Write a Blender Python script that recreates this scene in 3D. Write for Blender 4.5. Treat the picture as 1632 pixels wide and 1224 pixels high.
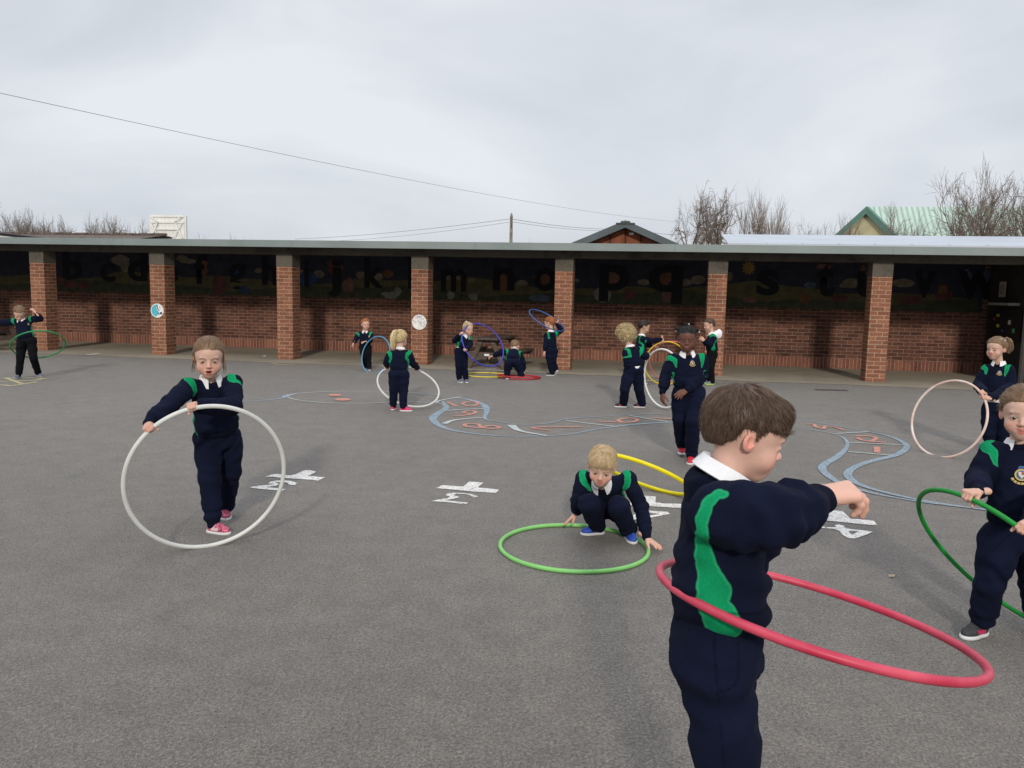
import bpy, math, random
import numpy as np
from mathutils import Vector, Matrix
from mathutils.bvhtree import BVHTree

for o in list(bpy.data.objects): bpy.data.objects.remove(o)
SC = bpy.context.scene
COL = SC.collection
R_ = math.radians

# ---------------------------------------------------------------- camera
IW, IH = 1632, 1224
CF, CPITCH, CROLL, CH = 1281.9, 0.1145, 0.0212, 1.4865
_cp, _sp, _c, _s = math.cos(CPITCH), math.sin(CPITCH), math.cos(CROLL), math.sin(CROLL)
FWD = np.array([0, _cp, -_sp]); _up = np.array([0, _sp, _cp]); _rt = np.array([1.0, 0, 0])
CR = _c*_rt + _s*_up; CU = -_s*_rt + _c*_up
CAM = np.array([0, 0, CH])
cd = bpy.data.cameras.new("camera"); cam = bpy.data.objects.new("camera", cd); COL.objects.link(cam)
cd.sensor_fit = 'HORIZONTAL'; cd.sensor_width = 36.0; cd.lens = 36.0*CF/IW
cd.clip_start = 0.05; cd.clip_end = 3000
m = Matrix.Identity(4)
for i in range(3):
    m[i][0] = CR[i]; m[i][1] = CU[i]; m[i][2] = -FWD[i]; m[i][3] = CAM[i]
cam.matrix_world = m
SC.camera = cam

# ---------------------------------------------------------------- sky and sun
SUN_EL = R_(23)
w = bpy.data.worlds.new("World"); SC.world = w; w.use_nodes = True
nt = w.node_tree; nt.nodes.clear()
def N(nt, t, **k):
    n = nt.nodes.new(t)
    for a, b in k.items(): setattr(n, a, b)
    return n
out = N(nt, 'ShaderNodeOutputWorld'); bg = N(nt, 'ShaderNodeBackground'); bg.inputs[1].default_value = 0.1
sky = N(nt, 'ShaderNodeTexSky', sky_type='NISHITA', sun_disc=False, sun_elevation=SUN_EL, sun_rotation=R_(180), dust_density=3.0, air_density=1.0)
tc = N(nt, 'ShaderNodeTexCoord')
mp = N(nt, 'ShaderNodeMapping'); mp.inputs['Scale'].default_value = (1.0, 1.0, 2.6)
nz = N(nt, 'ShaderNodeTexNoise'); nz.inputs['Scale'].default_value = 1.9; nz.inputs['Detail'].default_value = 5; nz.inputs['Roughness'].default_value = 0.5; nz.inputs['Distortion'].default_value = 0.5
nt.links.new(tc.outputs['Generated'], mp.inputs[0]); nt.links.new(mp.outputs[0], nz.inputs[0])
cr = N(nt, 'ShaderNodeValToRGB')
cr.color_ramp.elements[0].position = 0.36; cr.color_ramp.elements[0].color = (6.1, 6.55, 7.15, 1)
cr.color_ramp.elements[1].position = 0.66; cr.color_ramp.elements[1].color = (8.3, 8.6, 9.1, 1)
nt.links.new(nz.outputs[0], cr.inputs[0])
mx = N(nt, 'ShaderNodeMix', data_type='RGBA'); mx.inputs[0].default_value = 0.93
nt.links.new(sky.outputs[0], mx.inputs[6]); nt.links.new(cr.outputs[0], mx.inputs[7])
sep = N(nt, 'ShaderNodeSeparateXYZ'); nt.links.new(tc.outputs['Generated'], sep.inputs[0])
def mrange(src, a, b, c, d):
    r = N(nt, 'ShaderNodeMapRange', interpolation_type='SMOOTHSTEP'); nt.links.new(src, r.inputs[0])
    for i, x in zip((1, 2, 3, 4), (a, b, c, d)): r.inputs[i].default_value = x
    return r.outputs[0]
def mmath(op, a, b):
    r = N(nt, 'ShaderNodeMath', operation=op); nt.links.new(a, r.inputs[0]); nt.links.new(b, r.inputs[1]); return r.outputs[0]
zen = mrange(sep.outputs[2], 0.50, 1.0, 1.0, 2.05)            # overcast sky is brightest overhead
back = mmath('MAXIMUM', mrange(sep.outputs[1], -0.45, 0.0, 0.0, 1.0), mrange(sep.outputs[2], 0.10, 0.34, 0.0, 1.0))
bk2 = mrange(back, 0.0, 1.0, 0.45, 1.0)                        # low sky behind camera dimmed to darken the shelter wall; stands for unseen surroundings
fac = mmath('MULTIPLY', zen, bk2)
vm = N(nt, 'ShaderNodeVectorMath', operation='SCALE'); nt.links.new(mx.outputs[2], vm.inputs[0]); nt.links.new(fac, vm.inputs[3])
nt.links.new(vm.outputs[0], bg.inputs[0]); nt.links.new(bg.outputs[0], out.inputs[0])
sd = bpy.data.lights.new("sun", 'SUN'); so = bpy.data.objects.new("sun", sd); COL.objects.link(so)
sd.energy = 1.8; sd.angle = R_(4); sd.color = (1.0, 0.93, 0.83)
so.rotation_euler = Vector((0, math.cos(SUN_EL), -math.sin(SUN_EL))).to_track_quat('-Z', 'Y').to_euler()
so.location = (0, -20, 20)
SC.view_settings.view_transform = 'Standard'; SC.view_settings.look = 'None'
SC.view_settings.exposure = 0; SC.view_settings.gamma = 1

# ---------------------------------------------------------------- pixel -> place helpers
def ray(u, v): return FWD + CR*((u-IW/2)/CF) - CU*((v-IH/2)/CF)
def at(u, v, t): return CAM + ray(u, v)*t
def gnd(u, v, z=0.0):
    d = ray(u, v); t = (z-CH)/d[2]; return CAM + d*t
def gdepth(u, v): return float((gnd(u, v)-CAM) @ FWD)
YAW, WD, BAY, S0, WALL = -0.1756, 15.619, 2.8474, -10.598, 2.666
WA = np.array([math.cos(YAW), math.sin(YAW), 0]); WN = np.array([-math.sin(YAW), math.cos(YAW), 0])
WO = np.array([0, WD, 0]) + WA*S0
def wallpt(u, v, off):           # -> (s, z) in shelter coordinates on plane y=off
    d = ray(u, v); t = ((WO+WN*off-CAM) @ WN)/(d @ WN); P = CAM+d*t
    return float((P-WO) @ WA), float(P[2])
def zat(u, v, t): return float(at(u, v, t)[2])

# ---------------------------------------------------------------- object helpers
def link(o, parent=None):
    COL.objects.link(o)
    if parent is not None: o.parent = parent
    return o
def mesh_obj(name, V, F, mats, parent=None, smooth=False, midx=None):
    me = bpy.data.meshes.new(name)
    V = np.asarray(V, float)
    me.from_pydata([tuple(v) for v in V.tolist()], [], [tuple(f) for f in F])
    if not isinstance(mats, (list, tuple)): mats = [mats]
    for x in mats: me.materials.append(x)
    if midx is not None: me.polygons.foreach_set('material_index', midx)
    if smooth: me.polygons.foreach_set('use_smooth', [True]*len(me.polygons))
    me.update()
    return link(bpy.data.objects.new(name, me), parent)
def empty(name, loc=(0, 0, 0), rz=0.0):
    o = bpy.data.objects.new(name, None); o.empty_display_size = 0.2
    COL.objects.link(o); o.location = tuple(float(x) for x in loc); o.rotation_euler = (0, 0, rz); return o
def tag(o, label=None, cat=None, group=None, kind=None):
    if label: o['label'] = label
    if cat: o['category'] = cat
    if group: o['group'] = group
    if kind: o['kind'] = kind
    return o
class MB:
    """collects quads/tubes with uv in metres"""
    def __init__(s): s.V = []; s.F = []; s.UV = []; s.M = []
    def face(s, pts, uv=None, mi=0):
        b = len(s.V); s.V += [tuple(map(float, p)) for p in pts]; s.F.append(tuple(range(b, b+len(pts))))
        s.UV += (uv if uv is not None else [(0, 0)]*len(pts)); s.M.append(mi)
    def box(s, x0, x1, y0, y1, z0, z1, mi=0, skip=''):
        a = [(x0, y0, z0), (x1, y0, z0), (x1, y1, z0), (x0, y1, z0), (x0, y0, z1), (x1, y0, z1), (x1, y1, z1), (x0, y1, z1)]
        for k, f in (('f', (0, 1, 5, 4)), ('r', (1, 2, 6, 5)), ('b', (2, 3, 7, 6)), ('l', (3, 0, 4, 7)), ('t', (4, 5, 6, 7)), ('d', (3, 2, 1, 0))):
            if k in skip: continue
            P = [a[i] for i in f]
            if k in 'fb': uv = [(p[0], p[2]) for p in P]
            elif k in 'rl': uv = [(p[1]+0.1125, p[2]) for p in P]
            else: uv = [(p[0], p[1]) for p in P]
            s.face(P, uv, mi)
    def obox(s, c, ax, ay, az, hx, hy, hz, mi=0):
        c = np.array(c, float); ax, ay, az = [np.array(q, float)/np.linalg.norm(q) for q in (ax, ay, az)]
        P = [c+ax*hx*i+ay*hy*j+az*hz*k for k in (-1, 1) for i, j in ((-1, -1), (1, -1), (1, 1), (-1, 1))]
        for f in ((0, 1, 5, 4), (1, 2, 6, 5), (2, 3, 7, 6), (3, 0, 4, 7), (4, 5, 6, 7), (3, 2, 1, 0)):
            Q = [P[i] for i in f]; uvs = [(float((p-c) @ ax), float((p-c) @ ay)+float((p-c) @ az)) for p in Q]
            s.face(Q, uvs, mi)
    def tube(s, pts, rad, n=6, mi=0, cap=True):
        pts = [np.array(p, float) for p in pts]; b = len(s.V); m = len(pts)
        if not hasattr(rad, '__len__'): rad = [rad]*m
        ref = None
        for i, p in enumerate(pts):
            d = pts[min(i+1, m-1)]-pts[max(i-1, 0)]; d = d/(np.linalg.norm(d)+1e-9)
            if ref is None: ref = np.cross(d, [0.31, 0.17, 0.93] if abs(d[2]) < 0.9 else [1, 0.1, 0])
            x = ref-d*(ref @ d); x /= (np.linalg.norm(x)+1e-9); y = np.cross(d, x); ref = x
            for k in range(n):
                a = 2*math.pi*k/n; s.V.append(tuple(p+(x*math.cos(a)+y*math.sin(a))*rad[i]))
        for i in range(m-1):
            for k in range(n):
                k2 = (k+1) % n; s.F.append((b+i*n+k, b+i*n+k2, b+(i+1)*n+k2, b+(i+1)*n+k)); s.M.append(mi); s.UV += [(0, 0)]*4
        if cap:
            s.F.append(tuple(b+k for k in range(n))[::-1]); s.UV += [(0, 0)]*n; s.M.append(mi)
            s.F.append(tuple(b+(m-1)*n+k for k in range(n))); s.UV += [(0, 0)]*n; s.M.append(mi)
    def build(s, name, mats, parent=None, smooth=False, uv=True):
        o = mesh_obj(name, s.V, s.F, mats, parent, smooth, s.M)
        if uv:
            L = o.data.uv_layers.new(name='UVMap'); L.data.foreach_set('uv', np.array(s.UV, float).ravel())
        return o

# ---------------------------------------------------------------- materials
def new_mat(name, rough=0.8, col=(0.5, 0.5, 0.5), spec=0.3, metal=0.0, sheen=0.0):
    mt = bpy.data.materials.new(name); mt.use_nodes = True
    nt = mt.node_tree; b = nt.nodes['Principled BSDF']
    b.inputs['Base Color'].default_value = (*col, 1); b.inputs['Roughness'].default_value = rough
    b.inputs['Specular IOR Level'].default_value = spec; b.inputs['Metallic'].default_value = metal
    if sheen: b.inputs['Sheen Weight'].default_value = sheen; b.inputs['Sheen Roughness'].default_value = 0.5
    return mt, nt, b
def coords(nt, kind='Object', scale=(1, 1, 1)):
    t = N(nt, 'ShaderNodeTexCoord'); mp = N(nt, 'ShaderNodeMapping'); mp.inputs['Scale'].default_value = scale
    nt.links.new(t.outputs[kind], mp.inputs[0]); return mp.outputs[0]
def noise(nt, vec, scale, detail=4, rough=0.55, dist=0.0):
    n = N(nt, 'ShaderNodeTexNoise'); n.inputs['Scale'].default_value = scale; n.inputs['Detail'].default_value = detail
    n.inputs['Roughness'].default_value = rough; n.inputs['Distortion'].default_value = dist
    nt.links.new(vec, n.inputs[0]); return n.outputs[0]
def ramp(nt, fac, stops):
    r = N(nt, 'ShaderNodeValToRGB'); e = r.color_ramp.elements
    while len(e) < len(stops): e.new(0.5)
    for x, (p, c) in zip(e, stops): x.position = p; x.color = (*c, 1) if len(c) == 3 else c
    nt.links.new(fac, r.inputs[0]); return r.outputs[0]
def mixc(nt, fac, a, b, mode='MIX'):
    m = N(nt, 'ShaderNodeMix', data_type='RGBA', blend_type=mode)
    for i, x in ((0, fac), (6, a), (7, b)):
        if hasattr(x, 'is_linked') or hasattr(x, 'links'): nt.links.new(x, m.inputs[i])
        elif i == 0: m.inputs[0].default_value = x
        else: m.inputs[i].default_value = (*x, 1)
    return m.outputs[2]
def bump(nt, b, h, strength=0.3, dist=0.005):
    n = N(nt, 'ShaderNodeBump'); n.inputs['Strength'].default_value = strength; n.inputs['Distance'].default_value = dist
    nt.links.new(h, n.inputs['Height']); nt.links.new(n.outputs[0], b.inputs['Normal'])
def g3(x): return (x, x, x)
def simple(name, col, rough=0.7, var=0.15, sc=8.0, bs=0.0, bsc=60.0, spec=0.3, metal=0.0, det=4):
    mt, nt, b = new_mat(name, rough, col, spec, metal)
    v = coords(nt); f = noise(nt, v, sc, det)
    c = ramp(nt, f, [(0.3, tuple(x*(1-var) for x in col)), (0.7, tuple(min(1, x*(1+var)) for x in col))])
    nt.links.new(c, b.inputs['Base Color'])
    if bs: bump(nt, b, noise(nt, v, bsc, 3), bs, 0.004)
    return mt

def asphalt_mat():
    mt, nt, b = new_mat('asphalt', 0.62, g3(0.17), 0.5, 0, 0.16)
    v = coords(nt)
    big = noise(nt, v, 0.35, 6, 0.6, 0.4)
    base = ramp(nt, big, [(0.3, (0.136, 0.118, 0.101)), (0.55, (0.160, 0.139, 0.118)), (0.75, (0.184, 0.161, 0.138))])
    med = ramp(nt, noise(nt, v, 5.0, 5, 0.7), [(0.3, g3(0.80)), (0.7, g3(1.16))])
    c = mixc(nt, 1.0, base, med, 'MULTIPLY')
    # aggregate stones of uneven size
    vo = N(nt, 'ShaderNodeTexVoronoi'); vo.inputs['Scale'].default_value = 150.0; nt.links.new(v, vo.inputs[0])
    st = ramp(nt, vo.outputs['Color'], [(0.0, g3(0.42)), (0.45, g3(1.0)), (1.0, g3(1.6))])
    c = mixc(nt, 0.8, c, st, 'MULTIPLY')
    fine = noise(nt, v, 80.0, 5, 0.85)
    c = mixc(nt, 1.0, c, ramp(nt, fine, [(0.38, g3(0.50)), (0.5, g3(1.0)), (0.62, g3(1.5))]), 'MULTIPLY')
    # sparse pale chips
    v2 = N(nt, 'ShaderNodeTexVoronoi'); v2.inputs['Scale'].default_value = 22.0; nt.links.new(v, v2.inputs[0])
    chip = ramp(nt, v2.outputs['Distance'], [(0.0, g3(1)), (0.055, g3(1)), (0.075, g3(0))])
    sel = ramp(nt, noise(nt, v, 3.0, 3), [(0.52, g3(0)), (0.58, g3(0.75))])
    chip = mixc(nt, 1.0, chip, sel, 'MULTIPLY')
    c = mixc(nt, chip, c, (0.42, 0.41, 0.39))
    # dark stains
    stain = ramp(nt, noise(nt, v, 1.4, 3, 0.5, 1.2), [(0.66, g3(0)), (0.73, g3(0.28))])
    c = mixc(nt, stain, c, (0.07, 0.066, 0.062))
    nt.links.new(c, b.inputs['Base Color'])
    h = N(nt, 'ShaderNodeMath', operation='ADD'); nt.links.new(fine, h.inputs[0]); nt.links.new(vo.outputs['Distance'], h.inputs[1])
    bump(nt, b, h.outputs[0], 0.8, 0.009)
    return mt
def concrete_mat(name, col, stain=0.5, sc=1.2):
    mt, nt, b = new_mat(name, 0.9, col, 0.25)
    v = coords(nt)
    c = ramp(nt, noise(nt, v, sc, 6, 0.65, 0.5), [(0.28, tuple(x*(1-stain) for x in col)), (0.5, col), (0.75, tuple(x*(1+stain*0.35) for x in col))])
    c = mixc(nt, 1.0, c, ramp(nt, noise(nt, v, 40, 4, 0.8), [(0.3, g3(0.78)), (0.7, g3(1.18))]), 'MULTIPLY')
    nt.links.new(c, b.inputs['Base Color']); bump(nt, b, noise(nt, v, 50, 4), 0.3, 0.004)
    return mt
def brick_mat(name, c1, c2, mortar, rot=False, grime=0.35, var=0.35, seed=0.0):
    mt, nt, b = new_mat(name, 0.88, c1, 0.25)
    t = N(nt, 'ShaderNodeTexCoord'); mp = N(nt, 'ShaderNodeMapping')
    if rot: mp.inputs['Rotation'].default_value = (0, 0, math.pi/2)
    nt.links.new(t.outputs['UV'], mp.inputs[0])
    wob = N(nt, 'ShaderNodeTexNoise'); wob.inputs['Scale'].default_value = 9; nt.links.new(t.outputs['UV'], wob.inputs[0])
    add = N(nt, 'ShaderNodeMixRGB', blend_type='LINEAR_LIGHT'); add.inputs[0].default_value = 0.004
    nt.links.new(mp.outputs[0], add.inputs[1]); nt.links.new(wob.outputs['Color'], add.inputs[2])
    br = N(nt, 'ShaderNodeTexBrick'); nt.links.new(add.outputs[0], br.inputs['Vector'])
    br.offset = 0.5 if not rot else 0.0; br.offset_frequency = 2
    for k, x in (('Scale', 1.0), ('Mortar Size', 0.0055), ('Mortar Smooth', 0.25), ('Bias', 0.0), ('Brick Width', 0.225), ('Row Height', 0.075)):
        br.inputs[k].default_value = x
    br.inputs['Color1'].default_value = (*c1, 1); br.inputs['Color2'].default_value = (*c2, 1); br.inputs['Mortar'].default_value = (*mortar, 1)
    v = coords(nt, 'UV')
    # per brick tone: noise stepped by brick cell
    big = noise(nt, v, 1.3, 5, 0.65, 0.6)
    g = ramp(nt, big, [(0.3, g3(1-grime)), (0.6, g3(1.0)), (0.8, g3(1+grime*0.4))])
    c = mixc(nt, 1.0, br.outputs['Color'], g, 'MULTIPLY')
    f = ramp(nt, noise(nt, v, 28, 5, 0.7), [(0.3, g3(1-var)), (0.7, g3(1+var*0.7))])
    c = mixc(nt, 1.0, c, f, 'MULTIPLY')
    # lime bloom
    bl = ramp(nt, noise(nt, coords(nt, 'UV', (0.8, 2.4, 1)), 2.2, 5, 0.7), [(0.64, g3(0)), (0.76, g3(0.45))])
    c = mixc(nt, bl, c, (0.42, 0.36, 0.33))
    nt.links.new(c, b.inputs['Base Color'])
    inv = N(nt, 'ShaderNodeMath', operation='SUBTRACT'); inv.inputs[0].default_value = 1.0; nt.links.new(br.outputs['Fac'], inv.inputs[1])
    bump(nt, b, inv.outputs[0], 0.7, 0.006)
    return mt
def paint_mat(name, col, wear=0.5, sc=55.0, rough=0.8):
    """ground paint with worn holes (transparent so asphalt shows)"""
    mt, nt, b = new_mat(name, rough, col, 0.3)
    v = coords(nt)
    c = ramp(nt, noise(nt, v, 6.0, 5, 0.7), [(0.3, tuple(x*0.82 for x in col)), (0.7, tuple(min(1, x*1.08) for x in col))])
    nt.links.new(c, b.inputs['Base Color'])
    a = noise(nt, v, sc, 6, 0.8)
    f = ramp(nt, a, [(wear-0.10, g3(0)), (wear+0.04, g3(1))])
    nt.links.new(f, b.inputs['Alpha'])
    return mt

M = {}
M['asphalt'] = asphalt_mat()
M['slab'] = concrete_mat('pavement_concrete', (0.31, 0.265, 0.20), 0.30, 0.8)
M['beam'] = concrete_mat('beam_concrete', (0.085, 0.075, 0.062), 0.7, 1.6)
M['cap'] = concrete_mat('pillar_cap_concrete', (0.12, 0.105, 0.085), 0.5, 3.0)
M['fascia'] = simple('fascia_metal', (0.21, 0.25, 0.245), 0.5, 0.10, 1.4, spec=0.4)
M['roof'] = simple('roof_felt', (0.16, 0.17, 0.17), 0.9, 0.2, 1.0)
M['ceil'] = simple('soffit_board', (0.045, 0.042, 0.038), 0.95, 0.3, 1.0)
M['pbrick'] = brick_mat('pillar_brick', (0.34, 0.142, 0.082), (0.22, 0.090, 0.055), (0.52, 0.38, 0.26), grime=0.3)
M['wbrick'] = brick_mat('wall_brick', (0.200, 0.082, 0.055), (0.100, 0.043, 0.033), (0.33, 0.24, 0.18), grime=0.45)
M['sbrick'] = brick_mat('soldier_brick', (0.29, 0.115, 0.072), (0.17, 0.066, 0.048), (0.40, 0.30, 0.23), rot=True)
M['sidewall'] = simple('dark_side_wall', (0.035, 0.033, 0.032), 0.9, 0.3, 2.0)
M['white'] = simple('white_paint', (0.78, 0.78, 0.75), 0.55, 0.06, 3.0)
M['black'] = simple('black_paint', (0.012, 0.012, 0.016), 0.6, 0.2, 5)

# ---------------------------------------------------------------- ground
g = MB()
nx = 24
g.box(-160, 160, -40, 240, -0.5, 0, 0)
go = tag(g.build('ground', M['asphalt']), kind='structure')

# concrete apron under the shelter: a sheet lying on the tarmac with an uneven front edge
def sh(s, n, z): return WO + WA*s + WN*n + np.array([0, 0, z])
ap = MB(); rnd = random.Random(3)
fr = []
for i in range(121):
    s = -14+i*0.33; fr.append((s, -0.74+0.035*math.sin(i*0.7)+rnd.uniform(-0.02, 0.02)))
for (s1, n1), (s2, n2) in zip(fr[:-1], fr[1:]):
    ap.face([sh(s1, n1, 0.004), sh(s2, n2, 0.004), sh(s2, WALL+0.1, 0.004), sh(s1, WALL+0.1, 0.004)])
tag(ap.build('pavement', M['slab'], uv=False), kind='structure')

# ---------------------------------------------------------------- shelter
shel = tag(empty('playground_shelter', WO, YAW), 'long open brick playground shelter with flat grey roof and alphabet mural', 'shelter')
SL, SRt = -8.6, 21.0
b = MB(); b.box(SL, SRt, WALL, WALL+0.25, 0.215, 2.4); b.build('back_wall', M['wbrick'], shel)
b = MB(); b.box(SL, SRt, WALL-0.003, WALL+0.24, 0.0, 0.2145); b.build('wall_base_course', M['sbrick'], shel)
for i in range(-3, 8):
    b = MB(); x = i*BAY; b.box(x, x+0.3375, 0, 0.36, 0, 1.89)
    p = b.build('brick_pillar', M['pbrick'], shel)
    c = MB(); c.box(x-0.004, x+0.3415, -0.004, 0.364, 1.891, 2.14); c.build('concrete_cap', M['cap'], p)
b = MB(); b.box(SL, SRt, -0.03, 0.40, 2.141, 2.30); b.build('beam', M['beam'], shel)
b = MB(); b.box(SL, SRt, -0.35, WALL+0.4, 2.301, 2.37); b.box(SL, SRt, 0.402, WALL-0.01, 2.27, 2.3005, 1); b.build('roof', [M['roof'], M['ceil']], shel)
k = 0; xs = SL
while xs < SRt:
    xe = min(SRt, xs+3.7); b = MB(); b.box(xs+0.003, xe, -0.37, -0.351, 2.262, 2.398); b.box(xs+0.003, xe, -0.3505, -0.25, 2.3705, 2.397)
    b.build('fascia_panel', M['fascia'], shel); xs = xe
# side wall at the right hand end with doorway
rs = 20.0
b = MB(); b.box(rs, rs+0.2, 0.8, WALL-0.01, 0.0, 2.26); b.build('side_wall', M['sidewall'], shel)

# mural painted on the back wall
def hexc(r, g_, b_):
    return tuple(((x/255+0.055)/1.055)**2.4 if x > 10 else x/255/12.92 for x in (r, g_, b_))
mur = {}
def mpaint(name, col, var=0.35):
    col = tuple(x*0.62 for x in col)
    if name not in mur: mur[name] = simple('mural_'+name, col, 0.75, var, 6.0)
    return mur[name]
MS = 1.255
b = MB(); b.box(SL, 19.9, WALL-0.006, WALL-0.0035, MS, 2.268)
mural = b.build('mural', mpaint('night_blue', (0.030, 0.036, 0.062)), shel)
rnd = random.Random(11)
def flat(name, pts, off, mt, parent=mural):
    b = MB(); y = WALL-0.006-off; y2 = y+0.0015
    b.face([(p[0], y, p[1]) for p in pts]); return b.build(name, mt, parent, uv=False)
def strip_hills(z0, amp, off, mt, ph):
    b = MB(); y = WALL-0.006-off; pr = None
    for i in range(140):
        s = SL+i*(28.4/139); z = z0+amp*math.sin(s*0.9+ph)+amp*0.6*math.sin(s*2.1+ph*2)+amp*0.25*math.sin(s*5+ph)
        z = min(z, 2.26)
        if pr: b.face([(pr[0], y, MS+0.001), (s, y, MS+0.001), (s, y, z), (pr[0], y, pr[1])])
        pr = (s, z)
    return b.build('painted_hills', mt, mural, uv=False)
strip_hills(1.66, 0.09, 0.002, mpaint('olive', (0.120, 0.105, 0.048)), 0.3)
strip_hills(1.47, 0.07, 0.004, mpaint('dark_green', (0.060, 0.068, 0.036)), 2.0)
def blob(cx, cz, rx, rz, n=18, j=0.12):
    return [(cx+rx*math.cos(a)*(1+rnd.uniform(-j, j)), cz+rz*math.sin(a)*(1+rnd.uniform(-j, j))) for a in [2*math.pi*i/n for i in range(n)]]
def wp(u, v): return wallpt(u, v, WALL-0.01)
def pblob(u, v, du, dv, name, mt, off, n=16, j=0.12):
    s, z = wp(u, v); s2, _ = wp(u+du, v); _, z2 = wp(u, v+dv)
    return flat(name, blob(s, z, abs(s2-s), abs(z2-z), n, j), off, mt)
cl = mpaint('cloud_cream', (0.22, 0.18, 0.13), 0.35); rd = mpaint('dull_red', (0.13, 0.045, 0.038)); orr = mpaint('orange', (0.19, 0.085, 0.045)); wh = mpaint('cream_white', (0.24, 0.23, 0.20), 0.3)
pk = mpaint('pink', (0.20, 0.10, 0.08)); yl = mpaint('sun_yellow', (0.33, 0.20, 0.05)); bl = mpaint('mid_blue', (0.03, 0.06, 0.16)); gb = mpaint('grey_blue', (0.10, 0.14, 0.20))
o_ = 0.006
for u, v, du, dv in [(192, 415, 14, 9), (200, 425, 8, 9), (290, 412, 10, 5), (300, 416, 14, 4), (412, 431, 6, 4), (508, 437, 9, 6), (478, 434, 8, 5), (575, 438, 7, 6), (603, 441, 8, 6), (715, 443, 6, 4), (731, 441, 5, 5), (751, 447, 6, 4),
                     (832, 451, 10, 5), (1026, 450, 10, 5), (1092, 450, 10, 6), (1112, 446, 12, 7), (1358, 451, 14, 8), (1346, 455, 8, 4), (1440, 451, 18, 7), (918, 447, 6, 3), (1162, 441, 6, 7)]:
    pblob(u, v, du, dv, 'painted_cloud', cl, o_); o_ += 0.0002
for u, v, du, dv, mt in [(95, 446, 10, 5, rd), (112, 453, 12, 6, rd), (134, 455, 8, 6, rd), (325, 425, 6, 16, orr), (348, 455, 12, 16, rd), (556, 455, 9, 13, pk), (535, 425, 14, 12, rd), (619, 437, 9, 7, orr), (622, 470, 13, 6, wh), (634, 464, 6, 6, wh), (718, 471, 6, 6, wh), (755, 472, 7, 6, wh),
                         (803, 450, 12, 14, orr), (866, 442, 14, 13, orr), (860, 475, 16, 6, gb), (975, 444, 14, 12, pk), (960, 470, 14, 12, wh), (1003, 470, 10, 8, rd), (1059, 440, 13, 16, orr), (1062, 470, 8, 14, pk), (1078, 478, 10, 8, rd), (1283, 476, 8, 10, orr), (1338, 475, 14, 7, rd),
                         (1292, 455, 10, 5, gb), (1450, 478, 22, 8, rd), (1505, 472, 14, 9, rd), (1503, 462, 8, 8, orr), (1540, 438, 9, 9, gb), (1577, 437, 10, 8, gb), (490, 445, 18, 12, bl), (390, 462, 8, 7, bl), (381, 437, 8, 8, bl), (1313, 425, 12, 5, pk), (1375, 433, 6, 9, orr), (1195, 478, 10, 5, pk)]:
    pblob(u, v, du, dv, 'painted_figure', mt, o_, 14, 0.25); o_ += 0.0002
s, z = wp(1193, 427)
flat('painted_sun', [(s+(0.16 if i % 2 else 0.10)*math.cos(a), z+(0.16 if i % 2 else 0.10)*math.sin(a)) for i, a in enumerate([2*math.pi*k/22 for k in range(22)])], o_, yl)
o_ += 0.001
for ch, x0, x1, y0, y1 in [('b', 100, 130, 403, 446), ('c', 160, 184, 420, 449), ('d', 204, 234, 402, 448), ('e', 262, 284, 425, 449), ('f', 310, 329, 406, 453), ('g', 362, 394, 421, 470), ('h', 418, 443, 409, 454), ('i', 485, 493, 414, 458), ('j', 522, 545, 414, 474),
                           ('k', 581, 611, 411, 459), ('l', 651, 657, 409, 460), ('m', 703, 743, 430, 465), ('n', 786, 820, 427, 463), ('o', 852, 886, 427, 464), ('p', 955, 1003, 422, 481), ('q', 1033, 1088, 423, 484), ('r', 1139, 1160, 430, 470),
                           ('s', 1206, 1242, 430, 471), ('t', 1302, 1330, 420, 473), ('u', 1366, 1402, 432, 474), ('v', 1456, 1491, 432, 475), ('w', 1525, 1594, 432, 477)]:
    cu = bpy.data.curves.new('letter', 'FONT'); cu.body = ch; cu.offset = 0.028; cu.resolution_u = 6
    tmp = bpy.data.objects.new('letter', cu); COL.objects.link(tmp)
    bpy.context.view_layer.update()
    me = bpy.data.meshes.new_from_object(tmp.evaluated_get(bpy.context.evaluated_depsgraph_get()))
    bpy.data.objects.remove(tmp); bpy.data.curves.remove(cu)
    P = np.array([v.co[:] for v in me.vertices]); lo, hi = P.min(0), P.max(0)
    sa, za = wp(x0, (y0+y1)/2)[0], wp((x0+x1)/2, y1)[1]; sb, zb = wp(x1, (y0+y1)/2)[0], wp((x0+x1)/2, y0)[1]
    for v in me.vertices:
        v.co = (sa+(v.co.x-lo[0])/(hi[0]-lo[0])*(sb-sa), WALL-0.006-o_, za+(v.co.y-lo[1])/(hi[1]-lo[1])*(zb-za))
    me.materials.clear(); me.materials.append(mpaint('letter_black', (0.008, 0.009, 0.016), 0.2))
    lo_ = link(bpy.data.objects.new('letter', me), mural); o_ += 0.0001

# dirty whitish scuffs on the back wall
# ---- things on the right-hand end
def shp(s, n, z): return sh(s, n, z)
nb = tag(empty('notice_board', sh(19.97, 1.5, 0), YAW), 'dark notice board with coloured paper scraps at the right end of the shelter', 'notice board')
b = MB(); b.box(-0.03, 0.0, -0.55, 0.75, 0.75, 1.35); b.build('board', M['black'], nb)
for y_, z_, hy, hz, c in [(0.45, 1.22, .07, .03, (0.25, 0.42, 0.05)), (0.62, 1.15, .03, .03, (0.5, 0.05, 0.08)), (0.42, 1.02, .06, .03, (0.6, 0.5, 0.1)), (0.2, 0.93, .05, .02, (0.08, 0.1, 0.5)), (-0.1, 1.1, .06, .04, (0.6, 0.6, 0.6)), (-0.3, 0.95, .05, .04, (0.1, 0.4, 0.2))]:
    b = MB(); b.box(-0.034, -0.031, y_-hy, y_+hy, z_-hz, z_+hz); b.build('paper', simple('paper', c, 0.8, 0.05), nb)
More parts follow.
